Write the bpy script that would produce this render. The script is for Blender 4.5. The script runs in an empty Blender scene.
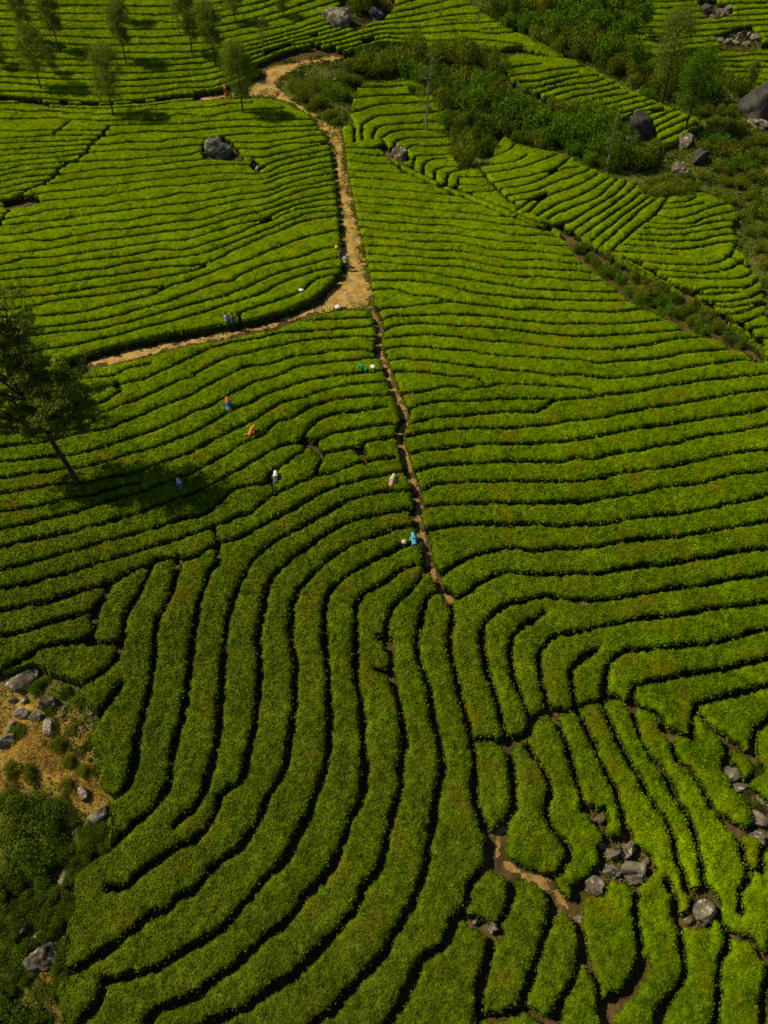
import math, random
import numpy as np
PI = math.pi
RNG = np.random.default_rng(7)
random.seed(7)
# ------------------------------------------------------------------ camera
F = 700.0; PITCH = math.radians(40.0); CAMZ = 40.0; W, H = 768, 1024
CP, SP = math.cos(PITCH), math.sin(PITCH)

# ------------------------------------------------------------------ noise
def _hash(ix, iy, seed):
    n = (ix.astype(np.int64) * 374761393 + iy.astype(np.int64) * 668265263 + seed * 974634777) & 0x7fffffff
    n = ((n ^ (n >> 13)) * 1274126177) & 0x7fffffff
    n = (n ^ (n >> 16)) & 0xffffff
    return n / float(0xffffff)
def vnoise(x, y, scale, seed=0):
    x = np.asarray(x, float) / scale + 1000.0; y = np.asarray(y, float) / scale + 1000.0
    ix = np.floor(x); iy = np.floor(y); fx = x - ix; fy = y - iy
    fx = fx * fx * (3 - 2 * fx); fy = fy * fy * (3 - 2 * fy)
    a = _hash(ix, iy, seed); b = _hash(ix + 1, iy, seed); c = _hash(ix, iy + 1, seed); d = _hash(ix + 1, iy + 1, seed)
    return (a + (b - a) * fx) * (1 - fy) + (c + (d - c) * fx) * fy - 0.5

# ------------------------------------------------------------------ terrain
_PY = np.array([-700, -60, -10, 14, 28, 38, 47, 64, 85, 105, 128, 160, 200, 260, 400, 900.0])
_PZ = np.array([-60, -52, -43, -38, -34.6, -31.2, -28.6, -25.4, -22.3, -17.8, -10.6, 2, 14, 24, 34, 40.0])
_T = np.linspace(-700, 900, 16001)
_Z = np.interp(_T, _PY, _PZ)
_k = np.hanning(121); _k /= _k.sum()
_Z = np.convolve(np.pad(_Z, 60, mode='edge'), _k, mode='valid')
def profile(y): return np.interp(y, _T, _Z) + CAMZ
GULLIES = []
def seg_dist(x, y, pl):
    best = np.full(np.shape(x), 1e9)
    for (ax, ay), (bx, by) in zip(pl[:-1], pl[1:]):
        dx, dy = bx - ax, by - ay; L = dx * dx + dy * dy + 1e-9
        t = np.clip(((x - ax) * dx + (y - ay) * dy) / L, 0, 1)
        best = np.minimum(best, np.hypot(x - ax - t * dx, y - ay - t * dy))
    return best
def terrain(x, y):
    x = np.asarray(x, float); y = np.asarray(y, float)
    z = profile(y)
    z = z + vnoise(x, y, 26, 1) * 1.3 + vnoise(x, y, 11, 2) * 0.45
    z = z + np.clip((np.abs(x) - 90) / 200, 0, 1) * 6
    for pl, dep, wid in GULLIES:
        d = seg_dist(x, y, pl)
        z = z - dep * np.exp(-(d / wid) ** 2)
    return z
def unproject(pts, lift=0.0):
    pts = np.asarray(pts, float).reshape(-1, 2)
    a = (pts[:, 0] - W / 2) / F; b = -(pts[:, 1] - H / 2) / F
    # camera axes: right=(1,0,0) forward=(0,CP,-SP) up=(0,SP,CP)
    dx = a; dy = CP + b * SP; dz = -SP + b * CP
    t0 = np.full(len(pts), 12.0); t1 = t0.copy(); done = np.zeros(len(pts), bool)
    t = t0.copy()
    while (not done.all()) and t.max() < 330:
        tn = t + 0.8
        hit = (CAMZ + dz * tn - lift) < terrain(dx * tn, dy * tn)
        new = hit & ~done
        t0[new] = t[new]; t1[new] = tn[new]; done |= hit; t = tn
    t0[~done] = 329; t1[~done] = 330
    for _ in range(14):
        m = (t0 + t1) / 2
        hit = (CAMZ + dz * m - lift) < terrain(dx * m, dy * m)
        t1 = np.where(hit, m, t1); t0 = np.where(hit, t0, m)
    m = (t0 + t1) / 2
    return np.stack([dx * m, dy * m, CAMZ + dz * m], 1)
def project(P):
    P = np.asarray(P, float).reshape(-1, 3)
    dep = P[:, 1] * CP - (P[:, 2] - CAMZ) * SP
    up = P[:, 1] * SP + (P[:, 2] - CAMZ) * CP
    return np.stack([W / 2 + F * P[:, 0] / dep, H / 2 - F * up / dep, dep], 1)

# ------------------------------------------------------------------ survey of the rows (tile letters: row, column of a 4 x 4 sheet map)
def P(s):
    """'21:85,1010 105,850 22:0,5' -> list of sheet points"""
    out = []; ox = oy = 0
    for tok in s.replace('|', ' ').split():
        if ':' in tok:
            c, tok = tok.split(':'); oy = 256 * int(c[0]); ox = 192 * int(c[1])
        a, b = tok.split(',')
        out.append((ox + float(a) / 4, oy + float(b) / 4))
    return out
def smooth(pts, step=5.0):
    pts = np.array(pts, float)
    if len(pts) < 2: return pts
    q = np.vstack([2 * pts[0] - pts[1], pts, 2 * pts[-1] - pts[-2]])
    out = []
    for i in range(1, len(q) - 2):
        n = max(1, int(np.hypot(*(q[i + 1] - q[i])) / step))
        for k in range(n):
            t = k / n
            out.append(0.5 * ((2 * q[i]) + (-q[i - 1] + q[i + 1]) * t + (2 * q[i - 1] - 5 * q[i] + 4 * q[i + 1] - q[i + 2]) * t * t
                              + (-q[i - 1] + 3 * q[i] - 3 * q[i + 1] + q[i + 2]) * t ** 3))
    out.append(pts[-1])
    return np.array(out)
def extend(pts, m=90):
    pts = [tuple(p) for p in pts]
    def ends(p, q):
        if p[0] < 4 or p[0] > W - 4 or p[1] > H - 4:
            d = np.array(p) - np.array(q); d /= np.hypot(*d) + 1e-9
            return tuple(np.array(p) + d * m)
    a = ends(pts[0], pts[1]); b = ends(pts[-1], pts[-2])
    return ([a] if a else []) + pts + ([b] if b else [])
def resample(pts, n=40):
    pts = np.array(pts, float); s = np.r_[0, np.cumsum(np.hypot(*np.diff(pts, axis=0).T))]
    t = np.linspace(0, s[-1], n)
    return np.stack([np.interp(t, s, pts[:, 0]), np.interp(t, s, pts[:, 1])], 1)
def pip(x, y, poly):
    x = np.asarray(x); y = np.asarray(y); c = np.zeros(x.shape, bool)
    n = len(poly); j = n - 1
    for i in range(n):
        xi, yi = poly[i]; xj, yj = poly[j]
        if yi != yj:
            c ^= ((yi > y) != (yj > y)) & (x < (xj - xi) * (y - yi) / (yj - yi) + xi)
        j = i
    return c

ROWS = """
21:85,1010 105,850 120,680 130,520 150,400 185,300 240,200 290,145 400,75 530,5 11:560,1010 650,965 768,940 12:30,938 105,938
31:75,0 45,90 10,160 30:765,170 700,222
21:210,1010 250,850 270,700 270,560 260,500 280,400 300,300 340,240 430,160 560,70 700,15 22:0,5 12:60,1014 115,1005
21:210,1010 31:212,10 200,50 130,90 100,160 60,240 5,285 30:765,292 700,320 620,375 560,425 500,475 445,480
21:370,1010 400,860 410,700 415,600 400,520 395,440 410,350 440,290 520,210 620,140 740,90 22:0,80 60,62 115,55
21:370,1010 31:365,10 330,80 290,150 260,230 200,300 130,360 70,410 40,450 0,485 30:700,520 680,550 600,590 530,650 470,700 400,740 330,790 270,815
21:535,1010 550,850 545,700 540,600 530,480 530,400 550,320 620,250 700,205 22:0,172 60,140 120,118
21:535,1010 31:530,10 500,90 460,200 410,290 370,370 290,440 220,530 150,610 80,670 0,712 30:700,750 640,790 590,810 500,830 430,850 400,920 350,980 320,1020
21:690,1010 690,900 675,760 660,660 655,550 655,450 660,370 700,320 765,285 22:50,240 110,215 175,212
21:690,1010 31:690,10 680,100 640,190 615,270 580,350 530,430 460,500 390,600 310,665 240,730 170,790 90,850 0,915 30:700,935 640,960 590,1020
21:100,190 60,260 25,370 5,500 20:755,650 735,780 700,920 683,1018 30:665,80 600,170 540,215 490,270 430,320 380,350 320,405
20:705,187 710,220 690,310 650,390 620,480 615,600 590,740 555,860 533,1020 30:510,60 470,105 435,112 410,105
20:620,190 580,270 540,350 500,410 490,500 475,560 430,620 350,675
20:480,690 430,760 400,800 370,850
20:0,65 100,45 200,20 300,0
20:0,140 100,115 250,85 400,45 550,3 10:650,985 768,945
20:0,225 150,190 300,150 450,105 600,65 750,20 21:60,0 11:170,930 290,908 310,880 360,830 440,780 460,760
20:0,300 100,285 250,245 400,200 550,155 650,120 765,85 21:90,55 130,45 170,18 240,0 11:250,1010 330,950 400,915 470,885 560,860 650,832 690,816 768,808 12:30,806
20:0,390 100,370 200,350 350,305 440,280 520,235 600,205 640,185 700,185 768,180 21:60,145 100,125 180,105 240,75 300,40 370,0 11:390,1020 450,980 540,930 640,900 768,870 12:90,862
21:88,62 100,125 100,190
20:640,185 620,200
20:0,490 100,470 200,435 330,405 400,370 430,300 430,285
20:0,630 80,590 130,560 200,525 330,510 380,460 380,410 400,370
20:330,512 400,522 460,515 490,500
11:310,885 335,945
11:0,945 90,905 170,860 240,820 320,770 390,745 440,745 455,700 490,660 560,630 660,615 768,600
11:440,745 470,755 520,782 580,775 680,752 700,740 768,725 12:30,722
11:500,760 520,800 490,865 470,885
11:650,770 680,790 690,816
11:490,735 560,708 650,690 768,672 12:20,670
11:0,865 80,820 150,780 220,740 290,710 310,680 340,660 410,640 470,600 560,575 650,560 768,555 12:15,552
11:0,780 80,735 150,700 230,660 310,610 370,580 450,560 540,530 640,510 768,500
11:0,705 80,660 150,618 220,590 300,550 380,520 480,490 580,475 680,465 768,455
11:0,622 80,590 170,540 250,500 330,480 420,440 520,425 620,415 700,405 750,405
11:0,548 70,510 150,470 220,440 300,430 400,400 480,390 570,375 650,370 710,375 740,395
11:0,475 60,440 150,400 250,375 350,355 450,335 560,325 650,318 745,322
11:0,400 60,370 150,345 250,330 350,305 450,300 570,290 650,285 738,275
11:440,250 460,258 560,250 700,243 735,242
10:768,402 700,430 600,480 540,500 480,510 390,530 250,560 100,572 0,578
10:370,485 450,475 520,445 590,430
10:768,477 700,500 600,550 500,590 380,640 300,655 200,680 100,700 0,710
10:0,648 100,642 250,620 400,590 450,560 480,540 470,510
10:768,548 700,575 600,620 500,660 420,690 300,710 180,740 100,748 0,760
10:768,623 650,680 540,720 450,750 350,780 250,795 150,805 0,822
10:768,705 650,750 550,780 450,810 350,840 250,850 100,870 0,885
10:768,780 650,820 550,860 450,880 350,900 230,910 100,930 0,950
10:768,863 650,905 550,945 450,970 370,1000 300,1020
10:0,1020 100,1005 200,985 300,960 370,950 450,925 550,905
22:174,222 150,260 100,320 40,380 10,450 15,520 30,580 30,640 60,760 75,850 80,920 67,1015 32:65,80 40,180 10,270 0,340 31:740,420 690,480 660,550 590,640 530,700 450,790 400,840 310,880 230,950 140,990 60,1022
22:-10,500 10,505
22:-15,632 30,645
22:222,320 205,320 170,345 150,420 135,500 135,570 160,640 185,730 200,830 220,920 235,1015 32:210,100 205,180 185,280 175,380 140,480 90,580 30,680 0,735 31:700,810 620,900 560,970 490,1022
22:265,355 280,420 260,490 270,570 285,650 310,760 340,860 355,960 362,1015 32:360,90 385,190 410,250 425,310 410,390 350,460 330,540 280,620 240,700 160,760 110,850 60,950 20,1022
23:768,245 600,270 480,295 300,315 200,335 100,350 0,352 22:700,340 640,335 560,350 500,365 430,410 395,470 390,540 410,620 440,720 470,820 485,900 490,940 508,1015 32:520,90 510,170 480,215 465,240
22:390,905 440,910 490,925 520,905 575,890 590,840 640,795 700,795 765,785 23:30,765 110,752 160,742 230,768 320,800 370,880 410,990 455,1020 33:465,10 500,70 560,170 600,220 650,270 675,350 695,420 670,470 655,520 660,560
22:630,405 560,450 515,500 505,570 515,650 545,720 580,800 590,850
23:768,350 700,365 550,385 400,410 250,425 170,445 100,455 0,475 22:690,490 640,530 620,580 625,650 650,760 665,795
22:765,785 755,700 745,630 23:0,600 30,575 80,550
23:105,755 115,680 140,600 200,555 300,545 420,530 560,520 650,495 768,460
23:215,762 230,700 280,680 400,655 520,635 650,610 768,580
23:460,892 465,830 480,775 560,745 650,720 768,690
23:355,865 410,880 460,892
23:768,825 730,850 710,890 710,965 730,1015
23:490,800 540,855 600,895 690,962 710,965
23:600,895 610,980 612,1005
22:265,350 330,325 400,270 480,240 600,245 700,245 768,240 23:100,243 200,220 350,205 500,180 650,155 768,140
22:218,285 225,255 250,230 320,190 400,160 500,140 600,150 700,140 768,140 23:100,130 250,105 400,95 550,70 700,45 768,30
22:150,75 250,55 380,45 500,50 600,42 700,52 768,48 23:120,45 200,25 350,10 450,0 13:620,990 768,950
22:585,950 620,1000 640,1020 32:665,90 650,180 690,250 738,310 732,370 700,420 640,432
22:680,800 710,880 745,980 755,1020 33:-10,25 20,100 30,155
23:15,815 60,900 105,1010 33:150,70 180,160 205,275
23:115,795 150,870 210,990 33:240,5 280,90 310,130 340,180 390,270 400,350 440,430 445,475
23:220,780 260,900 300,970 345,1020 33:400,110 450,200 490,320 510,430 522,490
33:740,0 700,30 690,50 710,105
33:740,330 742,400
33:540,500 560,570 590,640 605,700 580,760 575,850 570,950 560,1022
33:370,460 395,520 400,590 420,640 430,740 430,830 390,900 345,960 330,1022
33:240,480 240,580 260,680 260,770 230,830 190,890 130,950 120,1022
33:-10,480 20,530 10,600 25,700 5,810 32:740,870 700,940 675,1022
33:25,700 60,800 90,870 100,960 112,1022
32:650,480 680,540 650,640 620,740 590,840 560,920 545,960
32:430,690 420,760 390,850 380,950 375,1022
32:500,430 515,490 495,560 470,600
32:440,990 560,965 640,1000 690,1000
33:205,275 120,290 95,340 100,390 40,440 0,470
33:590,630 640,670 700,680 740,730 768,760
33:768,840 755,930 750,1022
12:160,1000 280,990 400,985 550,985 768,980 13:100,970 250,945 330,925 500,905 600,875 768,850
12:145,930 200,915 300,905 450,900 600,900 768,898 13:100,885 200,865 350,845 500,810 620,785 768,772
12:115,860 200,840 320,830 450,825 560,818 680,825 768,806 13:60,812 150,790 280,770 400,745 520,715 620,705 768,675
12:110,785 200,770 350,755 500,748 650,745 768,735 13:100,720 230,690 400,665 500,648 680,625 768,605
12:80,728 130,710 280,690 450,685 600,678 768,657 13:100,645 250,610 400,590 520,570 650,545 768,530
12:95,665 200,645 350,630 500,620 610,620 650,600 680,580
12:85,625 120,600 200,580 350,578 500,568 650,572 768,572 13:80,560 150,550 300,530 450,505 600,485 768,468
12:60,550 150,540 270,518 330,530 410,515 500,510 650,518 768,525 13:60,535 100,560
12:25,460 80,455 180,465 280,478 380,488 405,515
12:0,418 100,410 200,420 350,435 500,455 620,465 680,475 768,472 13:60,480 150,485 300,470 420,450 550,430 640,415 740,420
12:-10,370 100,358 220,370 350,380 450,395 600,405 768,412 13:100,425 200,415 350,405 450,385 630,373
12:-20,330 120,315 250,320 400,335 550,345 680,362 768,368 13:150,368 300,350 400,330 530,325
12:-20,298 60,275 120,268 250,275 350,280 500,290 620,305 768,318 13:120,315 280,305 440,298
12:-30,262 40,238 150,235 280,232 420,240 550,255 650,265 768,268 13:150,268 330,258
11:725,222 12:0,208 100,198 200,188 260,180
11:715,135 12:0,128 60,135 120,155 200,160 260,178 350,190 450,200 530,212 620,208 700,215 768,216 13:100,220 270,213
11:700,98 12:0,95 80,95 170,105 270,120 350,140 450,155 560,165 650,172 768,175 13:210,178
11:692,58 12:0,60 100,58 200,70 280,85 360,95 480,115 600,130 768,138 13:180,145
01:650,390 768,380 02:60,378 130,375 175,375
01:680,350 768,345 02:100,340
01:638,450 700,430 768,415 02:100,410 210,405
01:683,550 683,500 720,472 768,462 02:100,455 200,445 235,440
01:725,545 738,512 768,500 02:60,495 160,490 245,480
02:0,545 40,525 120,518 200,520 260,520
02:35,600 45,565 100,550 180,552 270,545
02:80,600 120,580 180,585 280,580
02:120,655 125,625 180,620 280,618
02:160,680 160,655 200,635 290,632
02:205,705 205,680 240,665 300,665
02:250,735 258,695 300,680
01:650,560 650,510 640,480
01:610,590 700,590 02:0,590
02:310,705 400,705
02:295,737 435,742
02:335,768 460,762
02:390,680 430,730 480,780 530,815
02:440,625 500,600 520,580
02:400,660 480,650 540,638 565,620
02:400,690 500,680 600,650 690,615
02:430,730 520,715 640,690 720,650 745,630
02:455,755 560,740 640,712 700,680 768,668
02:485,782 600,760 680,730 768,700 03:50,680 70,668
02:510,803 590,790 645,770
02:540,835 590,800 650,778
02:580,845 640,790 700,765 768,742 03:60,715 95,690
02:620,860 680,820 768,785 03:80,745 130,712
02:665,870 700,850 768,822 03:80,790 120,760 160,722
02:705,895 768,870 03:80,820 150,780 200,730
03:-10,918 80,860 170,800 245,735
03:25,940 120,870 200,820 255,770
03:65,958 150,890 230,830 285,790
03:100,978 190,900 270,830 325,790
03:135,1005 230,920 310,860 360,800
03:350,812 450,805 475,790
03:340,832 430,828 505,812
03:325,860 400,870 480,852 530,832 600,815
03:305,888 400,895 480,885 530,866 640,842
03:280,910 400,915 500,898 550,886 640,880
03:258,935 390,940 500,925 560,915 640,906
03:235,955 390,965 500,960 560,942 650,935
03:205,975 300,985 420,995 520,982 570,970 650,965
03:170,1003 280,1010 400,1018
03:620,1020 655,960
13:205,8 350,30 500,35 570,25 612,0
13:285,48 400,60 500,68 600,55 660,20
13:330,78 450,85 560,90 660,85 715,60
13:370,100 420,120 480,135 560,125 680,125 745,85
13:440,147 550,150 640,145
13:485,170 600,180 690,165 755,130
13:540,197 650,200 730,180
13:555,225 650,228 720,200 760,185
13:640,262 690,255 768,225
13:690,290 768,280
13:715,325 768,325
13:640,262 700,300 720,330 745,350
02:490,270 560,262 620,255
02:510,300 600,290 700,275 768,268 03:40,262
02:550,325 620,320 720,300 768,290
02:580,352 680,330 768,310 03:80,300
02:615,372 700,345 768,338 03:60,330 105,315
02:640,392 768,358 03:80,350 150,330
02:700,410 768,385 03:100,368 165,352
03:20,412 110,385 200,372
03:60,430 160,405 240,385
03:100,447 200,418 280,400
03:150,460 230,435 310,415
03:195,468 250,445 340,432
03:240,475 300,452 350,440
03:300,480 370,450 400,440
03:315,505 410,460
03:325,530 445,475
03:335,560 480,495
02:0,600 60,670 150,715 300,780 440,838 560,884 650,915
02:0,565 60,640 130,682 250,740 350,778 450,816 560,865 640,895 690,905 768,940 13:40,0
00:430,510 400,545 365,575 330,625 250,665 200,720 130,750 50,800 30,840 0,890
00:270,490 220,530
13:612,0 655,20 715,60 745,85 755,130 757,185 768,225
13:205,8 285,48 330,78 370,100 440,147 485,170 540,197 555,225 640,262
"""
ROWS = [P(l) for l in ROWS.strip().splitlines()]
# narrow bare foot paths: (points, half width in metres)
PATHS = [
 ("11:725,222 745,270 750,330 745,400 12:0,415 15,480 50,570 85,655 62,720 80,800 110,900 138,1010 22:125,30 140,80 165,150 175,215", .24),
 ("22:175,215 205,265 222,320 265,352", .16),
 ("32:470,240 450,330 480,390 560,430 640,465 720,550 768,590", .17),
 ("32:425,320 440,400 480,395", .18),
 ("32:355,625 400,640 455,665", .15),
 ("33:270,790 200,905 130,950 120,1020", .14),
 ("20:430,300 440,330 380,410 385,450", .01),
 ("33:600,225 640,250 690,265", .12),
 ("11:440,750 490,760", .2),
 ("00:0,412 60,410 130,415 200,425 290,428 380,432 470,430 600,420 700,405 768,400", .12),
 ("11:670,780 690,800", .15),
]
def band(top, bot, n, clip=None, jit=0.12):
    a = resample(smooth(P(top)), 420); b = resample(smooth(P(bot)), 420)
    out = []
    for k in range(1, n):
        t = k / n
        l = a * (1 - t) + b * t
        gap = np.hypot(*(b - a).T) / n
        l[:, 1] += gap * jit * 2 * (vnoise(l[:, 0], l[:, 1] * 0 + k * 37.7, 26, 5) * 1.2)
        if clip is None: out.append(l); continue
        def add(run):
            r = np.array(run)[::1]
            e0 = (r[0] - r[min(6, len(r) - 1)]); e1 = (r[-1] - r[-min(7, len(r))])
            r = resample(r, max(3, len(r) // 7))
            out.append(np.vstack([r[0] + e0 / (np.hypot(*e0) + 1e-6) * 4, r, r[-1] + e1 / (np.hypot(*e1) + 1e-6) * 4]))
        ins = pip(l[:, 0], l[:, 1], clip); run = []
        for p, f in zip(l, ins):
            if f: run.append(tuple(p))
            else:
                if len(run) > 12: add(run)
                run = []
        if len(run) > 12: add(run)
    return out
LTRACK = "00:-200,430 0,412 60,410 130,415 200,425 290,428 380,432 470,430 600,420 700,405 768,400 01:100,388"
POLY_LL = P(LTRACK + " 00:450,430 430,510 400,545 365,575 330,625 250,665 200,720 130,750 50,800 30,840 0,890 -200,980")
POLY_LR = P("00:450,430 768,400 01:100,390 300,385 380,405 470,460 540,545 560,600 575,750 590,870 605,1000 11:605,40 600,90 570,130 500,193 380,250 230,290 150,302 0,330 10:768,335 560,370 380,418 280,448 0,470 -220,500 00:-220,1000 0,890 30,840 50,800 130,750 200,720 250,665 330,625 365,575 400,545 430,510")
LB = "11:110,5 60,25 0,36 10:650,42 500,70 350,90 200,115 0,135 -200,160"
BANDS = []
BANDS += band(LTRACK, "00:-200,505 0,500 430,500 768,492 01:150,480 300,475 480,470", 3, P(LTRACK + " 300,385 380,405 480,470 300,500 00:768,520 0,520 -200,520"))
BANDS += band("00:-200,505 0,500 300,500 430,498", "00:-200,900 0,880 100,850 430,770", 15, POLY_LL)
GA = "01:540,480 300,475 150,480 0,490 00:768,492 600,498 430,500"
GB = "01:560,618 450,640 350,665 290,690 200,690 100,692 0,700 00:768,702 600,720 400,745 150,775 0,800 -200,830"
BANDS += band(GA + " 300,502", "01:560,618 450,640 350,665 290,690 200,690 100,692 0,700 00:768,702 600,720 400,745 150,775", 7, POLY_LR, .2)
BANDS.append(P(GB)); BANDS.append(P(LTRACK)); BANDS.append(P(GA)); BANDS.append(P('10:310,462 150,482 0,497 -200,520'))

BANDS += band(GB, "01:590,862 450,885 330,930 200,985 " + LB, 10, POLY_LR, .2)
BANDS.append(P("01:590,862 450,885 330,930 200,985 " + LB))
BANDS.append(P("01:592,920 450,950 350,985 11:260,0 200,20 100,55 0,94 10:680,120 600,155 480,185 380,210 250,230 0,245 -200,260"))
BANDS.append(P("11:55,40 0,60 10:650,82 500,105 350,130 200,155 30,170 -200,190"))
BANDS.append(P("10:650,122 560,130 450,150 300,165 200,185 100,205 -200,225"))
BANDS.append(P("01:600,985 500,1000 11:440,0 350,20 270,40 190,75 170,95 90,110 0,142 10:680,180 560,210 450,240 330,262 150,285 -200,310"))
BANDS.append(P("11:606,3 575,5 520,15 440,40 350,65 280,95 200,130 100,165 0,190 10:650,225 500,265 380,290 250,300 0,330 -200,350"))
BANDS.append(P("11:605,40 520,50 440,75 350,110 280,150 200,175 100,205 0,236 10:650,270 540,295 400,330 250,360 0,400 -200,430"))
BANDS.append(P("11:190,260 190,228 250,205 350,175 430,140 500,90 600,66 614,60"))
T0 = LTRACK + " 01:200,355 290,300 400,240 500,225 600,212 768,170 02:60,172 200,185 340,185 450,200 560,215"
T1 = "00:-200,200 0,200 400,208 768,205 01:200,170 400,120 600,60 768,10 02:200,-60 400,-140"
T2 = "00:-200,-90 0,-80 400,-70 768,-70 01:200,-90 400,-150 600,-220 768,-270 02:200,-330 400,-380"
POLY_T = P("00:-220,430 -220,-180 768,-180 02:300,-180 340,0 400,50 470,90 540,130 650,180 730,222 690,228 560,190 430,195 340,182 200,192 130,172 60,178 01:768,172 600,212 500,225 400,242 310,262 285,305 200,355 100,385 0,398 00:600,420 470,430 380,430 290,426 200,425 130,415 60,410 0,412")
BANDS += band(T0, T1, 8, POLY_T); BANDS += [l for l in band(T1, T2, 9, POLY_T)]
BANDS += band(T1, T0, 1, POLY_T)
BANDS += [P(T1)]
TR = "01:602,572 700,585 768,590 02:200,610 384,620 768,670"
RTOP = P("01:600,520 640,560 700,590 768,595 02:0,600 60,670 150,715 300,780 440,838 560,884 650,915 13:0,10 80,70 170,140 210,180 260,210 330,240 430,295 11:725,200 700,80 680,0 01:650,880 620,720 600,580")
BANDS += band(TR, "11:692,22 12:80,32 200,40 320,45 420,65 520,80 650,85 768,95 13:110,100", 14, RTOP)
BANDS.append(P("11:692,22 12:80,32 200,40 320,45 420,65 520,80 650,85 768,95 13:110,100"))
POLY_F5 = P("03:290,-120 290,0 200,90 135,178 230,208 330,225 500,200 580,190 768,178 900,170 900,-120")
POLY_F6 = P("03:510,215 580,208 768,195 920,190 920,380 768,345 690,330 620,290 540,262")
BANDS += band("03:130,232 330,240 500,215 920,180", "03:250,-60 400,-75 600,-80 920,-90", 12, POLY_F5)
BANDS += band("03:500,212 580,205 768,190 920,184", "03:540,320 768,345 920,380", 6, POLY_F6)
def poke(l, m=2.2):
    l = [np.array(q, float) for q in l]
    a = l[0] - l[1]; b = l[-1] - l[-2]
    return [tuple(l[0] + a / (np.hypot(*a) + 1e-6) * m)] + [tuple(q) for q in l] + [tuple(l[-1] + b / (np.hypot(*b) + 1e-6) * m)]
LINES = [extend(poke(l)) for l in ROWS] + [[tuple(q) for q in l] for l in BANDS]

# tea fields (outlines) and bare places inside them
FIELD = {
 'T': POLY_T, 'LL': POLY_LL, 'LR': POLY_LR,
 'M': P("10:-220,470 280,465 320,450 430,425 600,387 768,345 11:100,325 200,300 330,275 440,237 590,210 700,217 722,215 750,330 12:50,570 85,655 60,720 110,900 140,1010 22:130,60 165,150 180,215 150,260 40,380 10,500 -10,630 21:600,640 0,640 20:700,240 620,200 430,300 380,410 350,500 130,560 0,640 -280,740"),
 'R': P("11:725,200 700,80 680,0 01:650,880 620,720 600,580 600,520 640,560 700,590 768,595 02:-8,572 60,632 130,675 250,735 350,773 450,811 560,860 640,890 690,905 13:0,10 80,70 170,140 210,180 260,210 330,240 430,295 550,335 620,370 740,410 768,415 1100,520 1100,1024 23:1100,1000 768,825 690,962 600,895 460,892 340,820 220,768 0,790 22:700,800 600,840 580,900 490,930 390,905 300,700 265,352 175,215 140,80 12:138,1010 80,800 62,720 85,655 11:768,400 745,270"),
 'C': P("22:175,215 265,352 300,700 390,905 490,930 32:520,90 480,215 440,260 430,400 300,600 120,850 20,1024 20,1300 30:-300,1300 -300,1100 200,1060 240,1000 220,900 260,830 250,700 300,560 290,450 330,400 430,300 440,180 400,30 20:385,1020 355,900 380,800 300,730 340,680 250,650 130,615 130,560 330,510 380,410 430,300 620,190 21:100,190 300,130 22:0,280 150,260"),
 'M2': P("20:-280,740 0,650 60,640 130,615 250,655 340,690 460,560 480,300 0,300 -280,400"),
 'D': P("22:390,905 490,930 580,900 600,840 700,800 23:0,790 220,768 340,820 460,892 600,895 690,962 768,825 1100,850 1100,1024 33:1100,1300 32:20,1300 20,1024 120,850 280,600 430,400 440,260 480,215 520,90"),
 'F2': P("01:685,322 768,318 02:0,318 130,316 165,345 220,400 240,440 250,520 275,560 285,640 305,665 300,700 290,745 250,737 130,677 60,636 0,570 01:700,590 640,560 600,520 620,500 635,440 650,370"),
 'F3': P("02:470,240 540,215 640,225 768,238 03:0,245 80,275 200,345 300,395 400,435 500,475 510,500 450,540 400,575 340,590 325,540 310,480 240,470 190,468 100,450 0,425 02:768,432 650,390 570,358 510,322 490,285"),
 'F4': P("02:300,685 385,672 420,650 440,600 480,545 520,570 600,598 700,610 768,632 03:0,648 120,700 200,718 250,728 265,775 340,790 420,785 500,772 545,790 590,800 650,850 640,890 620,900 640,960 660,1010 13:690,0 700,40 765,80 740,130 768,190 850,260 950,420 768,405 700,355 640,305 570,255 480,195 370,135 300,95 230,55 150,5 02:768,945 680,905 560,862 450,811 350,775 300,750"),
 'F5': POLY_F5, 'F6': POLY_F6,
}
TRACK = P("11:0,331 150,304 230,292 380,252 500,195 570,130 600,90 612,40 605,0 01:590,850 575,700 560,600 540,545 510,510 470,460 380,407 300,388 220,392 120,395 20,402 20,394 100,384 200,362 285,310 310,268 400,250 500,232 600,222 590,238 450,268 365,310 340,345 380,385 450,430 520,480 590,522 602,580 622,720 652,880 680,1020 11:700,80 722,190 715,212 590,212 440,246 330,288 200,314 100,336 0,352 10:600,396 430,434 330,457 290,464 285,450 380,418 560,372")
HOLES = [TRACK,
 P("33:585,-10 635,5 685,80 768,155 900,230 900,400 768,335 745,325 730,290 700,240 715,190 690,125 625,75"),
 P("33:110,290 200,290 240,330 290,370 300,410 250,450 225,480 190,450 120,440 110,500 40,510 25,470 70,420 100,390"),
 P("33:460,500 530,490 560,540 545,600 520,640 430,625 430,600 460,590"),
 P("33:60,170 110,180 125,220 100,240 70,215"),
 P("01:45,600 75,570 110,555 150,570 185,620 210,640 200,655 120,650 60,650 45,630"),
 P("01:245,650 290,680 265,695 240,680"),
 P("01:540,80 590,30 630,0 768,-30 02:40,20 30,50 01:768,80 650,120 560,110"),
 P("02:48,600 75,598 100,640 92,655 65,640"),
 P("03:560,150 640,125 700,120 740,160 730,180 580,190"),
 P("03:490,20 540,10 620,35 620,60 560,85 520,70"),
 P("00:20,815 150,800 160,825 100,840 30,845"),
 
]
GULLIES_PX = [([(395, 75), (430, 105), (470, 135), (540, 122), (600, 140), (660, 160), (720, 170), (830, 230)], 2.2, 6.0),
              ([(560, 235), (610, 275), (680, 318), (768, 366), (860, 420)], 0.9, 2.2)]
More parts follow.
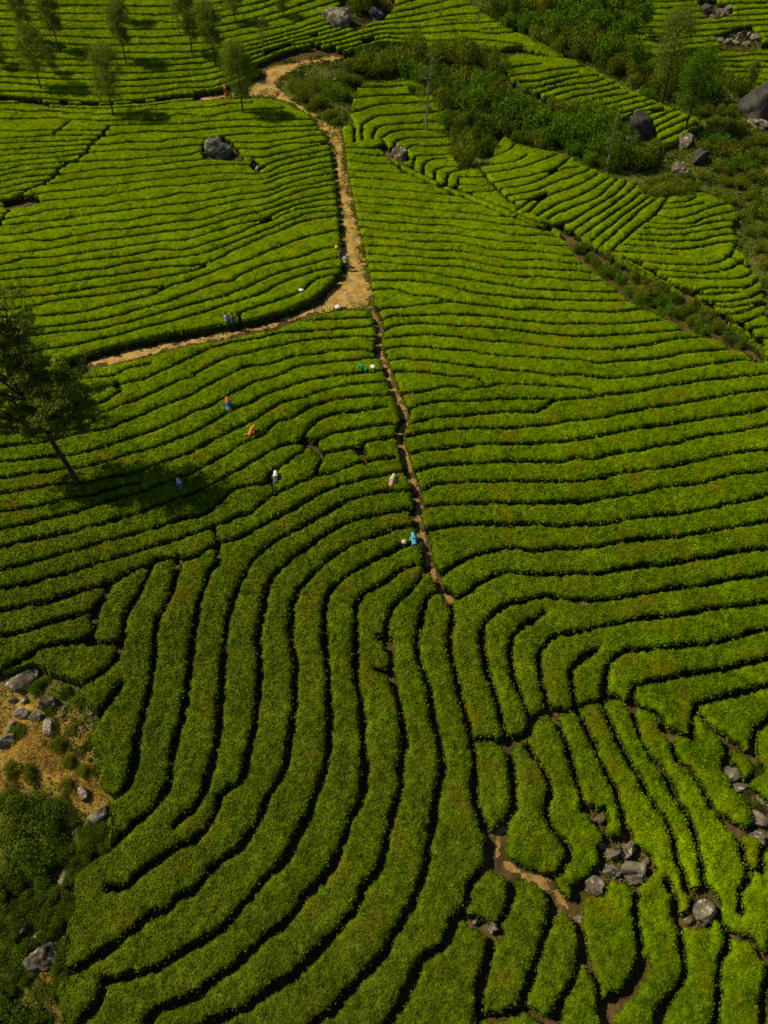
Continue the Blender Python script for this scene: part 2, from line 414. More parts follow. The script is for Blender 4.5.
_G = []
for pl, dep, wid in GULLIES_PX:
    w = unproject(pl); _G.append((w[:, :2], dep, wid))
GULLIES.extend(_G)

# ------------------------------------------------------------------ survey grid (finer near, coarser far)
CELL = 1.6 / F
def depth_at(y): return y * CP - (profile(y) - CAMZ) * SP
_ys = [5.5]
while _ys[-1] < 152: _ys.append(_ys[-1] + CELL * float(depth_at(_ys[-1])) * (1.0 if _ys[-1] < 60 else 0.95))
YS = np.array(_ys); DEP = depth_at(YS)
US = np.arange(-0.66, 0.66, CELL)
GX = US[None, :] * DEP[:, None]; GY = np.repeat(YS[:, None], len(US), 1)
GX = GX + (RNG.random(GX.shape) - .5) * 0.45 * (DEP * CELL)[:, None]
GY = GY + (RNG.random(GX.shape) - .5) * 0.45 * (DEP * CELL)[:, None]
def fresh(): return np.full(GX.shape, 1.6), np.zeros(GX.shape), np.zeros(GX.shape)
def stamp(A, pl, hw):
    D, VX, VY = A
    for (ax, ay), (bx, by) in zip(pl[:-1], pl[1:]):
        m = 1.7 + hw
        j0 = max(0, np.searchsorted(YS, min(ay, by) - m) - 1); j1 = min(len(YS), np.searchsorted(YS, max(ay, by) + m) + 1)
        if j1 <= j0: continue
        d0 = DEP[j0:j1]; lo = min(ax, bx) - m; hi = max(ax, bx) + m
        ulo = min(lo / d0.min(), lo / d0.max()); uhi = max(hi / d0.min(), hi / d0.max())
        i0 = max(0, np.searchsorted(US, ulo) - 1); i1 = min(len(US), np.searchsorted(US, uhi) + 1)
        if i1 <= i0: continue
        x = GX[j0:j1, i0:i1]; y = GY[j0:j1, i0:i1]
        dx, dy = bx - ax, by - ay; L = dx * dx + dy * dy + 1e-9
        t = np.clip(((x - ax) * dx + (y - ay) * dy) / L, 0, 1)
        vx = x - ax - t * dx; vy = y - ay - t * dy; d = np.hypot(vx, vy)
        e = d - hw
        b = e < D[j0:j1, i0:i1]
        D[j0:j1, i0:i1][b] = e[b]; VX[j0:j1, i0:i1][b] = (vx / (d + 1e-6))[b]; VY[j0:j1, i0:i1][b] = (vy / (d + 1e-6))[b]
def world_line(pl, wob=0.07, step=5.0, lift=0.0):
    w = unproject(smooth(pl, step), lift)[:, :2]
    n1 = vnoise(w[:, 0], w[:, 1], 0.9, 11); n2 = vnoise(w[:, 0], w[:, 1], 0.9, 12)
    k = np.clip(w[:, 1] / 60, .6, 1.2)
    return np.stack([w[:, 0] + n1 * wob * 2 * k, w[:, 1] + n2 * wob * 2 * k], 1)
def world_poly(poly, step=8.0, lift=0.0):
    q = np.array(list(poly) + [poly[0]], float); out = []
    for a, b in zip(q[:-1], q[1:]):
        n = max(1, int(np.hypot(*(b - a)) / step))
        for k in range(n): out.append(a + (b - a) * k / n)
    return unproject(out, lift)[:, :2]
TEA = fresh(); tea_in = np.zeros(GX.shape, bool)
HT = 0.82
FW = {k: world_poly(v, lift=HT) for k, v in FIELD.items()}
HW_ = [world_poly(TRACK, lift=q) for q in (0, .2, .4, .6, .82)] + [world_poly(v, lift=.5) for v in HOLES[1:]]
for w in FW.values(): tea_in |= pip(GX, GY, w)
for w in HW_: tea_in &= ~pip(GX, GY, w)
for w in HW_: stamp(TEA, np.vstack([w, w[:1]]), 0.0)
for l in LINES: stamp(TEA, world_line(l, lift=HT), 0.0)
for s, hw in PATHS: stamp(TEA, world_line(extend(P(s)), .05, lift=.4), hw)
# outer rim of the tea area: cells whose neighbour is not tea are stamped too
ed = tea_in & ~(np.roll(tea_in, 1, 0) & np.roll(tea_in, -1, 0) & np.roll(tea_in, 1, 1) & np.roll(tea_in, -1, 1))
_rag = vnoise(GX, GY, 0.32, 21) * (0.09 + .09 * np.clip((55 - GY) / 25, 0, 1)) + vnoise(GX, GY, 1.2, 22) * (0.06 + .07 * np.clip((55 - GY) / 25, 0, 1))
GAPW = 0.16 + np.clip((GY - 40) / 90, 0, 1) * 0.03 + np.clip((38 - GY) / 12, 0, 1) * .06
TD = TEA[0] + _rag - GAPW
TIN = tea_in & (TD > 0)

def components(inv):
    """labels of quads whose four corners are all inside"""
    q = inv[:-1, :-1] & inv[1:, :-1] & inv[:-1, 1:] & inv[1:, 1:]
    lab = np.zeros(q.shape, np.int32); parent = [0]
    def find(a):
        while parent[a] != a:
            parent[a] = parent[parent[a]]; a = parent[a]
        return a
    prev = []
    for j in range(q.shape[0]):
        r = np.flatnonzero(np.diff(np.r_[0, q[j].astype(np.int8), 0])); cur = []
        pi = 0
        for s, e in zip(r[::2], r[1::2]):
            parent.append(len(parent)); me = len(parent) - 1
            for (ps, pe, pl) in prev:
                if ps < e and pe > s:
                    a, b = find(me), find(pl)
                    if a != b: parent[max(a, b)] = min(a, b)
            cur.append((s, e, me)); lab[j, s:e] = me
        prev = cur
    root = np.array([find(i) for i in range(len(parent))], np.int32)
    return root[lab]
LAB = components(TIN)
CA = (DEP[:-1, None] * CELL) ** 2 * np.ones(LAB.shape)
area = np.bincount(LAB.ravel(), CA.ravel())
COMPS = [i for i in np.argsort(-area) if i > 0 and area[i] > 0.3]
# ================================================================== blender side
import bpy
from mathutils import Vector, Matrix
scene = bpy.context.scene
COL = scene.collection
SUN_EL, SUN_AZ = math.radians(52), math.radians(-84)      # azimuth from +Y towards +X: the sun stands to the left, a touch behind the slope

# ------------------------------------------------------------------ materials
def mat(name, rough=0.7, spec=0.3):
    m = bpy.data.materials.new(name); m.use_nodes = True
    nt = m.node_tree; b = nt.nodes['Principled BSDF']
    b.inputs['Roughness'].default_value = rough; b.inputs['Specular IOR Level'].default_value = spec
    return m, nt, b
def nd(nt, t, **kw):
    n = nt.nodes.new(t)
    for k, v in kw.items(): setattr(n, k, v)
    return n
def noise(nt, scale, detail=3, rough=.6, pos=None):
    n = nd(nt, 'ShaderNodeTexNoise'); n.inputs['Scale'].default_value = scale
    n.inputs['Detail'].default_value = detail; n.inputs['Roughness'].default_value = rough
    if pos is not None: nt.links.new(pos, n.inputs['Vector'])
    return n.outputs['Fac']
def ramp(nt, fac, stops):
    r = nd(nt, 'ShaderNodeValToRGB'); e = r.color_ramp.elements
    while len(e) < len(stops): e.new(0.5)
    for el, (p, c) in zip(e, stops): el.position = p; el.color = (c[0], c[1], c[2], 1)
    nt.links.new(fac, r.inputs['Fac']); return r.outputs['Color']
def mix(nt, fac, a, b, mode='MIX'):
    m = nd(nt, 'ShaderNodeMix', data_type='RGBA', blend_type=mode)
    if isinstance(fac, float): m.inputs['Factor'].default_value = fac
    else: nt.links.new(fac, m.inputs['Factor'])
    for s, v in ((6, a), (7, b)):
        if isinstance(v, tuple): m.inputs[s].default_value = (*v, 1)
        else: nt.links.new(v, m.inputs[s])
    return m.outputs[2]
def maprange(nt, v, a, b, c=0., d=1.):
    m = nd(nt, 'ShaderNodeMapRange'); nt.links.new(v, m.inputs[0])
    for i, x in zip((1, 2, 3, 4), (a, b, c, d)): m.inputs[i].default_value = x
    return m.outputs[0]
def bump(nt, b, h, strength=.5, dist=.05):
    n = nd(nt, 'ShaderNodeBump'); n.inputs['Strength'].default_value = strength; n.inputs['Distance'].default_value = dist
    nt.links.new(h, n.inputs['Height']); nt.links.new(n.outputs[0], b.inputs['Normal'])
def geo(nt): return nd(nt, 'ShaderNodeNewGeometry').outputs['Position']
def attr(nt, name): return nd(nt, 'ShaderNodeAttribute', attribute_name=name).outputs['Fac']

def leaf_mat(name, stops, shoots=None, patch=None, trans=0.0):
    m, nt, b = mat(name, .9, .0)
    p = geo(nt); t = attr(nt, 'tint')
    c = ramp(nt, t, stops)
    if patch:      # older, browner foliage in drifts
        f = maprange(nt, noise(nt, .55, 4, .65, p), .50, .70); c = mix(nt, f, c, patch)
    if shoots:     # fresh yellow-green flush in drifts
        f = maprange(nt, noise(nt, .33, 4, .7, p), .54, .70); 
        yb = attr(nt, 'flush')
        mm = nd(nt, 'ShaderNodeMath', operation='MAXIMUM'); nt.links.new(f, mm.inputs[0]); nt.links.new(yb, mm.inputs[1])
        c = mix(nt, mm.outputs[0], c, mix(nt, t, c, shoots))
    if shoots:     # older, duller leaf on the plots that were not pruned lately
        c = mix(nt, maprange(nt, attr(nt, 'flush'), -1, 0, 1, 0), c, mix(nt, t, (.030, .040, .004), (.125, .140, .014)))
    v = maprange(nt, noise(nt, 7, 2, .6, p), .3, .7, .72, 1.25)
    c = mix(nt, 1.0, c, nd_val(nt, v), 'MULTIPLY')
    nt.links.new(c, b.inputs['Base Color'])
    bump(nt, b, noise(nt, 16, 3, .7, p), .5, .04)
    if trans:
        tr = nd(nt, 'ShaderNodeBsdfTranslucent'); nt.links.new(mix(nt, 1.0, c, (1.0, 1.0, .35), 'MULTIPLY'), tr.inputs['Color'])
        ms = nd(nt, 'ShaderNodeMixShader'); ms.inputs[0].default_value = trans
        nt.links.new(b.outputs[0], ms.inputs[1]); nt.links.new(tr.outputs[0], ms.inputs[2])
        nt.links.new(ms.outputs[0], nt.nodes['Material Output'].inputs['Surface'])
    return m
def nd_val(nt, v):
    c = nd(nt, 'ShaderNodeCombineColor')
    for i in range(3): nt.links.new(v, c.inputs[i])
    return c.outputs[0]
M = {}
M['tea'] = leaf_mat('tea_leaves', [(0, (.021, .040, .0004)), (.3, (.050, .090, .0006)), (.6, (.092, .158, .0009)), (1, (.148, .232, .002))],
                    shoots=(.205, .290, .002), patch=(.120, .112, .002))
M['stem'] = mat('tea_stems', .9, .1)[0]
def simple(name, stops, scale, rough=.9, spec=.1, bs=.4, bd=.03, bscale=None):
    m, nt, b = mat(name, rough, spec); p = geo(nt)
    c = ramp(nt, noise(nt, scale, 6, .65, p), stops); nt.links.new(c, b.inputs['Base Color'])
    bump(nt, b, noise(nt, bscale or scale * 3, 4, .7, p), bs, bd); return m
M['stem'] = simple('tea_stems', [(.3, (.016, .020, .006)), (.7, (.045, .042, .016))], 9, bs=.8)
M['track'] = simple('track_dirt', [(.30, (.13, .12, .022)), (.42, (.25, .16, .042)), (.52, (.36, .225, .062)), (.62, (.42, .28, .085)), (.72, (.20, .15, .05))], .9, bs=.6, bd=.05, bscale=6)
M['path'] = simple('path_dirt', [(.25, (.09, .055, .018)), (.5, (.27, .165, .055)), (.8, (.40, .26, .09))], 1.6, bs=.6, bd=.05, bscale=8)
M['bark'] = simple('bark', [(.3, (.022, .016, .010)), (.7, (.070, .055, .034))], 5, bs=.7)
M['bark_pale'] = simple('bark_pale', [(.3, (.12, .11, .08)), (.7, (.28, .25, .19))], 5, bs=.7)
def rockmat():
    m, nt, b = mat('rock', .88, .2); p = geo(nt)
    c = ramp(nt, noise(nt, 1.3, 8, .7, p), [(.34, (.03, .024, .016)), (.46, (.11, .090, .062)), (.58, (.20, .165, .115)), (.72, (.40, .35, .26))])
    f = maprange(nt, noise(nt, 2.3, 6, .75, p), .56, .60); c = mix(nt, f, c, (.48, .43, .33))
    f = maprange(nt, noise(nt, .9, 5, .6, p), .56, .7); c = mix(nt, f, c, (.10, .075, .03))
    nt.links.new(c, b.inputs['Base Color']); bump(nt, b, noise(nt, 3.5, 8, .75, p), 1.0, .12); return m
M['rock'] = rockmat()
def darkrock():
    m, nt, b = mat('dark_rock', .85, .25); p = geo(nt)
    c = ramp(nt, noise(nt, .9, 8, .7, p), [(.30, (.02, .018, .015)), (.55, (.060, .052, .042)), (.8, (.13, .115, .09))])
    f = maprange(nt, noise(nt, .7, 4, .6, p), .64, .70); c = mix(nt, f, c, (.38, .33, .22))
    nt.links.new(c, b.inputs['Base Color']); bump(nt, b, noise(nt, 3, 8, .75, p), 1.0, .12); return m
M['rock_dark'] = darkrock()
def groundmat():
    m, nt, b = mat('ground', .95, .1); p = geo(nt)
    soil = ramp(nt, noise(nt, 1.4, 6, .7, p), [(.3, (.034, .026, .009)), (.5, (.070, .048, .016)), (.62, (.125, .078, .026)), (.8, (.22, .13, .045))])
    wild = ramp(nt, noise(nt, .5, 7, .7, p), [(.3, (.034, .050, .006)), (.5, (.075, .095, .012)), (.68, (.12, .10, .022)), (.85, (.17, .115, .045))])
    dry = ramp(nt, noise(nt, 1.1, 7, .7, p), [(.32, (.07, .048, .014)), (.44, (.20, .12, .026)), (.54, (.34, .21, .040)), (.72, (.44, .29, .06))])
    c = mix(nt, attr(nt, 'wild'), soil, wild); c = mix(nt, attr(nt, 'dry'), c, dry)
    nt.links.new(c, b.inputs['Base Color']); bump(nt, b, noise(nt, 5, 6, .7, p), .7, .06); return m
M['ground'] = groundmat()
M['bush_green'] = leaf_mat('bush_green', [(0, (0.0270, 0.0621, 0.0041)), (.5, (0.0837, 0.1688, 0.0081)), (1, (0.1890, 0.3105, 0.0162))], trans=0.3)
M['bush_dark'] = leaf_mat('bush_dark', [(0, (0.0180, 0.0360, 0.0030)), (.5, (0.0690, 0.1170, 0.0090)), (1, (0.1800, 0.2475, 0.0180))], trans=0.3)
M['bush_near'] = leaf_mat('bush_near', [(0, (.018, .034, .003)), (.5, (.058, .092, .006)), (1, (.150, .200, .012))], trans=.25)
M['bush_olive'] = leaf_mat('bush_olive', [(0, (.040, .058, .005)), (.5, (.120, .150, .010)), (1, (.26, .28, .025))], trans=0.3)
M['bush_yellow'] = leaf_mat('bush_yellow', [(0, (0.0600, 0.0720, 0.0060)), (.5, (0.1500, 0.1680, 0.0108)), (1, (0.2880, 0.2640, 0.0180))], trans=0.3)
M['weed'] = leaf_mat('weed', [(0, (.034, .056, .004)), (.5, (.090, .125, .009)), (1, (.215, .235, .022))], patch=(.15, .125, .025), trans=0.25)
M['drygrass'] = leaf_mat('drygrass', [(0, (.22, .13, .024)), (.5, (.34, .21, .036)), (1, (.47, .32, .062))])
M['tree'] = leaf_mat('tree_leaves', [(0, (0.0546, 0.0819, 0.0117)), (.5, (0.1560, 0.2048, 0.0273)), (1, (0.3315, 0.3900, 0.0585))], trans=0.4)
M['tree_dark'] = leaf_mat('tree_leaves_dark', [(0, (0.0450, 0.0706, 0.0129)), (.5, (0.1413, 0.1863, 0.0289)), (1, (0.3211, 0.3853, 0.0578))], trans=0.4)
def flat(name, c, rough=.8):
    m, nt, b = mat(name, rough, .2); p = geo(nt)
    c2 = tuple(x * .72 for x in c)
    nt.links.new(ramp(nt, noise(nt, 9, 3, .6, p), [(.35, c2), (.65, c)]), b.inputs['Base Color']); return m

# ------------------------------------------------------------------ mesh making
def newmesh(name, V, quads=None, tris=None, mats=None, fm=None, attrs=None, smooth=False):
    me = bpy.data.meshes.new(name)
    nq = 0 if quads is None else len(quads); ntr = 0 if tris is None else len(tris)
    me.vertices.add(len(V)); me.vertices.foreach_set('co', np.asarray(V, np.float32).ravel())
    loops = np.concatenate([np.asarray(quads, np.int32).ravel() if nq else np.zeros(0, np.int32),
                            np.asarray(tris, np.int32).ravel() if ntr else np.zeros(0, np.int32)])
    me.loops.add(len(loops)); me.loops.foreach_set('vertex_index', loops)
    me.polygons.add(nq + ntr)
    me.polygons.foreach_set('loop_start', np.r_[np.arange(nq) * 4, nq * 4 + np.arange(ntr) * 3].astype(np.int32))
    if mats:
        for m in mats: me.materials.append(m)
    if fm is not None: me.polygons.foreach_set('material_index', np.asarray(fm, np.int32))
    me.update(calc_edges=True)
    if smooth: me.polygons.foreach_set('use_smooth', np.ones(nq + ntr, bool))
    for k, v in (attrs or {}).items():
        a = me.attributes.new(k, 'FLOAT', 'POINT'); a.data.foreach_set('value', np.asarray(v, np.float32))
    return me
def link(name, me, parent=None, loc=None):
    o = bpy.data.objects.new(name, me); COL.objects.link(o)
    if parent: o.parent = parent
    if loc is not None: o.location = loc
    return o
def tag(o, label=None, cat=None, group=None, kind=None):
    if label: o['label'] = label
    if cat: o['category'] = cat
    if group: o['group'] = group
    if kind: o['kind'] = kind
    return o
def leaves(P0, N, size, rng, asp=.55, up=.5):
    """one folded-flat leaf quad per point, turned about the given normal"""
    n = len(P0)
    d = rng.normal(size=(n, 3)); d /= np.linalg.norm(d, axis=1, keepdims=True)
    nn = N * up + d * (1 - up); nn /= np.linalg.norm(nn, axis=1, keepdims=True) + 1e-9
    r = rng.normal(size=(n, 3)); a = np.cross(nn, r); a /= np.linalg.norm(a, axis=1, keepdims=True) + 1e-9
    b = np.cross(nn, a); s = (size * (0.6 + 0.8 * rng.random(n)))[:, None] if np.ndim(size) else (size * (0.6 + 0.8 * rng.random(n)))[:, None]
    V = np.stack([P0 - a * s, P0 - b * s * asp + nn * s * .1, P0 + a * s, P0 + b * s * asp + nn * s * .1], 1).reshape(-1, 3)
    return V, np.arange(n * 4).reshape(-1, 4)
ORD = ['first', 'second', 'third', 'fourth', 'fifth', 'sixth', 'seventh', 'eighth', 'ninth', 'tenth', 'eleventh', 'twelfth', 'thirteenth', 'fourteenth', 'fifteenth',
       'sixteenth', 'seventeenth', 'eighteenth', 'nineteenth', 'twentieth'] + ['twenty-' + w for w in ['first', 'second', 'third', 'fourth', 'fifth', 'sixth', 'seventh', 'eighth', 'ninth']] + \
      ['thirtieth'] + ['thirty-' + w for w in ['first', 'second', 'third', 'fourth', 'fifth', 'sixth', 'seventh', 'eighth', 'ninth']] + ['fortieth'] + \
      ['forty-' + w for w in ['first', 'second', 'third', 'fourth', 'fifth', 'sixth', 'seventh', 'eighth', 'ninth']] + ['fiftieth']
NUM = {1: 'one', 2: 'two', 3: 'three', 4: 'four', 5: 'five', 6: 'six'}

# ------------------------------------------------------------------ ground sheet
def axis(lo, hi, step, far):
    a = list(np.arange(lo, hi + step * .5, step)); s = step
    b = a[-1]; c = a[0]
    while b < far: s *= 1.35; b += s; a.append(b)
    s = step
    while c > -far: s *= 1.35; c -= s; a.insert(0, c)
    return np.array(a)
gx = axis(-88, 88, .5, 700); gy = axis(-5, 150, .5, 800)
XX, YY = np.meshgrid(gx, gy); ZZ = terrain(XX, YY)
tea = np.zeros(XX.shape, bool)
for w in FW.values(): tea |= pip(XX, YY, w)
DRY = [world_poly(P(s)) for s in ("20:-100,760 60,700 160,800 280,820 380,930 400,1024 30:420,60 430,190 330,170 200,60 60,90 -100,260",
                                  "30:150,830 230,850 230,980 140,900", "30:0,250 60,200 90,260 20,300")]
dry = np.zeros(XX.shape)
for w in DRY: dry = np.maximum(dry, np.clip(1 - seg_dist(XX, YY, np.vstack([w, w[:1]])) / .8, 0, 1) * .6 + .0)
for w in DRY: dry = np.where(pip(XX, YY, w), 1, dry)
dry = np.where(tea, 0, dry) * (YY < 60)
BANK = GULLIES[1][0]
wild = np.where(tea, 0.0, 1.0) * np.clip((seg_dist(XX, YY, BANK) - 1.2) / 1.0, .15, 1)
n1, n2 = XX.shape
idx = np.arange(n1 * n2).reshape(n1, n2)
Q = np.stack([idx[:-1, :-1], idx[:-1, 1:], idx[1:, 1:], idx[1:, :-1]], -1).reshape(-1, 4)
me = newmesh('ground', np.stack([XX, YY, ZZ], -1).reshape(-1, 3), Q, mats=[M['ground']], attrs={'wild': wild.ravel(), 'dry': dry.ravel()}, smooth=True)
tag(link('ground', me), kind='structure')

# ------------------------------------------------------------------ sheets cut from the survey grid (track, foot paths)
GZ = terrain(GX, GY)
def sheet(name, inside, material, lift):
    q = inside[:-1, :-1] & inside[1:, :-1] & inside[:-1, 1:] & inside[1:, 1:]
    jj, ii = np.nonzero(q); n = GX.shape[1]
    v = np.stack([jj * n + ii, jj * n + ii + 1, (jj + 1) * n + ii + 1, (jj + 1) * n + ii], 1)
    u, inv = np.unique(v, return_inverse=True)
    Pp = np.stack([GX.ravel()[u], GY.ravel()[u], GZ.ravel()[u] + lift], 1)
    return tag(link(name, newmesh(name, Pp, inv.reshape(-1, 4), mats=[material], smooth=True)), kind='structure')
wt = world_poly(TRACK)
TRK_IN = pip(GX + vnoise(GX, GY, .8, 51) * .8 + vnoise(GX, GY, .25, 57) * .5, GY + vnoise(GX, GY, .8, 52) * .8 + vnoise(GX, GY, .25, 58) * .5, wt)
sheet('dirt_track', TRK_IN, M['track'], .035 )
PA = fresh()
for s, hw in PATHS[:3]: stamp(PA, world_line(extend(P(s)), .05), hw)
sheet('footpath', (PA[0] + vnoise(GX, GY, .5, 53) * .5 + vnoise(GX, GY, .2, 54) * .3 < .03) & ~TRK_IN & (GY < 75), M['path'], .025)

# ------------------------------------------------------------------ tea hedges
keep = np.zeros(LAB.max() + 1, bool); keep[COMPS] = True
QL = np.where(keep[LAB], LAB, 0)
qi = np.zeros((GX.shape[0] + 1, GX.shape[1] + 1), np.int32); qi[1:-1, 1:-1] = QL
corner = [qi[:-1, :-1], qi[1:, :-1], qi[:-1, 1:], qi[1:, 1:]]
allin = (corner[0] > 0) & (corner[1] > 0) & (corner[2] > 0) & (corner[3] > 0)
anyin = (corner[0] > 0) | (corner[1] > 0) | (corner[2] > 0) | (corner[3] > 0)
BND = anyin & ~allin
sn = np.where(BND, np.clip(TD, 0, .3), 0)
HX = GX - sn * TEA[1]; HY = GY - sn * TEA[2]
tt = np.clip((TD - sn) / .42, 0, 1)
HGT = 0.92 + vnoise(GX, GY, 5, 31) * .12 + vnoise(GX, GY, 1.0, 32) * .085
fine = vnoise(GX, GY, .24, 33) * .075 + (RNG.random(GX.shape) - .5) * .045
fine *= np.clip(50 / DEP, .5, 1.1)[:, None]
HZ = GZ + HGT * (0.86 + 0.14 * (1 - (1 - tt) ** 2)) + fine
HV = np.stack([HX, HY, HZ], -1).reshape(-1, 3)
GVZ = GZ.ravel(); VIN = np.stack([TEA[1], TEA[2]], -1).reshape(-1, 2)
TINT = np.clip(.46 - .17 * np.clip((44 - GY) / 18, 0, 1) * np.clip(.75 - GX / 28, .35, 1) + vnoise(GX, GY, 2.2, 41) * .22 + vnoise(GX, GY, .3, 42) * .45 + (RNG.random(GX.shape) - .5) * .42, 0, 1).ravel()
pj = project(np.stack([GX.ravel(), GY.ravel(), GZ.ravel()], 1))
# the flush of new leaf on the stony knoll bottom right and on the far left terrace
FL = np.clip(1 - np.hypot((GX - unproject([(690, 860)])[0][0]) / 7, (GY - unproject([(690, 860)])[0][1]) / 6), 0, 1) * .9
c2 = unproject([(30, 128)])[0]; FL = np.maximum(FL, np.clip(1 - np.hypot((GX - c2[0]) / 16, (GY - c2[1]) / 7), 0, 1) * .6)
FL = np.maximum(FL, np.clip((GY - 36) / 34, 0, 1) * .62)
FL = np.clip(FL * (1 + vnoise(GX, GY, .9, 45) * 1.0 + vnoise(GX, GY, 9, 46) * .5), 0, 1)
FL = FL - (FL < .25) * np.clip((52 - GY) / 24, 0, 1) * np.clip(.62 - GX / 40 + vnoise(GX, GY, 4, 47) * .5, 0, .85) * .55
FL = FL.ravel()
n = GX.shape[1]
qj, qi_ = np.nonzero(QL > 0); ql = QL[qj, qi_]
order = np.argsort(ql, kind='stable'); qj, qi_, ql = qj[order], qi_[order], ql[order]
starts = np.searchsorted(ql, COMPS); ends = np.searchsorted(ql, COMPS, side='right')
FLDNAME = {'T': ('top left slope above the track', 'y', 'the top'), 'LL': ('far left terrace under the top track', 'y', 'the top'),
           'LR': ('upper left field', 'y', 'the top'), 'M': ('middle left field below the track', 'y', 'the top'), 'R': ('large right field', 'y', 'the top'),
           'C': ('lower left field sweeping downhill', 'x', 'the left'), 'M2': ('field above the left rocks', 'y', 'the top'),
           'D': ('lower right stony block', 'x', 'the left'), 'F2': ('small terrace beside the upper track', 'y', 'the top'),
           'F3': ('narrow strip field above the gully', 'x', 'the left'), 'F4': ('far right field beyond the bank', 'x', 'the left'),
           'F5': ('top right corner field', 'y', 'the top'), 'F6': ('top right field below the brown path', 'y', 'the top')}
hedges = []
for ci, s, e in zip(COMPS, starts, ends):
    jj, ii = qj[s:e], qi_[s:e]
    v = np.stack([jj * n + ii, jj * n + ii + 1, (jj + 1) * n + ii + 1, (jj + 1) * n + ii], 1)
    u, inv = np.unique(v, return_inverse=True); q = inv.reshape(-1, 4)
    Vt = HV[u]; tint = TINT[u]; fl = FL[u]; vin = VIN[u]; gz = GVZ[u]
    # open edges
    E = np.concatenate([q[:, [0, 1]], q[:, [1, 2]], q[:, [2, 3]], q[:, [3, 0]]])
    key = np.minimum(E[:, 0], E[:, 1]) * 10000000 + np.maximum(E[:, 0], E[:, 1])
    _, first, cnt = np.unique(key, return_index=True, return_counts=True)
    B = E[first[cnt == 1]]
    bu, binv = np.unique(B, return_inverse=True); binv = binv.reshape(-1, 2)
    k = len(Vt); m = len(bu)
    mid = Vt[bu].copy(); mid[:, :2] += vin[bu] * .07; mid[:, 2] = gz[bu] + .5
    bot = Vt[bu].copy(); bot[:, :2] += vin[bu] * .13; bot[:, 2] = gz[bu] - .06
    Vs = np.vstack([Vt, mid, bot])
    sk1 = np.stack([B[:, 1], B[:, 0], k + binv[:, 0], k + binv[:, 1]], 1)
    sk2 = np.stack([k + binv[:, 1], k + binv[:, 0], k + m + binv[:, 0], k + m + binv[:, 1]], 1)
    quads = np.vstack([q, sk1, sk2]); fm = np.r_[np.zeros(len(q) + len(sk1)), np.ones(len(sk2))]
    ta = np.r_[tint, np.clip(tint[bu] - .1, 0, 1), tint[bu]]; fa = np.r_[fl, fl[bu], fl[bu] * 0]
    # leaf sprays
    P00 = Vt[q[:, 0]]; mean_y = P00[:, 1]
    dens = np.where(mean_y < 55, np.clip(290 - mean_y * 4.6, 40, 230), 30) * CA[jj, 0]
    cnt = (dens + RNG.random(len(q))).astype(int); rep = np.repeat(np.arange(len(q)), cnt)
    a, b = RNG.random(len(rep))[:, None], RNG.random(len(rep))[:, None]
    Pl = (Vt[q[rep, 0]] * (1 - a) + Vt[q[rep, 1]] * a) * (1 - b) + (Vt[q[rep, 3]] * (1 - a) + Vt[q[rep, 2]] * a) * b
    Pl[:, 2] += RNG.random(len(rep)) * .035
    sz = np.clip(depth_at(Pl[:, 1]) / F * 1.0, .04, .10)
    Nl = np.tile(np.array([[0, 0, 1.]]), (len(rep), 1))
    # rim leaves
    el = np.hypot(*(Vt[B[:, 1]] - Vt[B[:, 0]])[:, :2].T)
    rc = (el * np.clip(70 - mean_y.mean() * .8, 10, 50) + RNG.random(len(B))).astype(int); rr = np.repeat(np.arange(len(B)), rc)
    a = RNG.random(len(rr))[:, None]; Pr = Vt[B[rr, 0]] * (1 - a) + Vt[B[rr, 1]] * a
    hh = RNG.random(len(rr)) ** 1.3 * .6; Pr[:, 2] -= hh; iv = vin[B[rr, 0]]
    Pr[:, :2] += iv * (hh * .12 - .03 + RNG.normal(size=len(rr)) * .045)[:, None]
    Nr = np.c_[-iv, np.full(len(rr), .4)]
    sr = np.clip(depth_at(Pr[:, 1]) / F * 1.15, .045, .11)
    LV, LQ = leaves(np.vstack([Pl, Pr]), np.vstack([Nl, Nr]), np.r_[sz, sr], RNG, .6, np.r_[np.clip(.42 + (Pl[:, 1] - 30) * .012, .42, .74), np.full(len(rr), .5)][:, None])
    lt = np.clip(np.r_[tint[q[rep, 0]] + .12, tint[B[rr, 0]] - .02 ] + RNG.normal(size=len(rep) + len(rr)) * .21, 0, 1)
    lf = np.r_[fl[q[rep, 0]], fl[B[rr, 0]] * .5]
    allV = np.vstack([Vs, LV]); allQ = np.vstack([quads, LQ + len(Vs)])
    ta = np.r_[ta, np.repeat(lt, 4)]; fa = np.r_[fa, np.repeat(lf, 4)]; fm = np.r_[fm, np.zeros(len(LQ))]
    c = np.array([Vt[:, 0].mean(), Vt[:, 1].mean(), gz.min()])
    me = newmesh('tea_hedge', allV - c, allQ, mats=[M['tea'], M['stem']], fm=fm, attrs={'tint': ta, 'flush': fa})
    o = link('tea_hedge', me, loc=tuple(c))
    px = pj[u]; vis = (px[:, 0] > 0) & (px[:, 0] < W) & (px[:, 1] > 0) & (px[:, 1] < H)
    pv = px[vis] if vis.sum() > 3 else px
    best = max(FW, key=lambda f: pip(Vt[::7, 0], Vt[::7, 1], FW[f]).sum())
    hedges.append(dict(o=o, f=best, x=float(np.median(pv[:, 0])), y=float(np.median(pv[:, 1])), a=float(area[ci]), vis=int(vis.sum()), w=float(np.ptp(pv[:, 0]))))
vis_h = []
for h in hedges:
    if h['vis'] < 6: bpy.data.objects.remove(h['o']); continue
    vis_h.append(h)
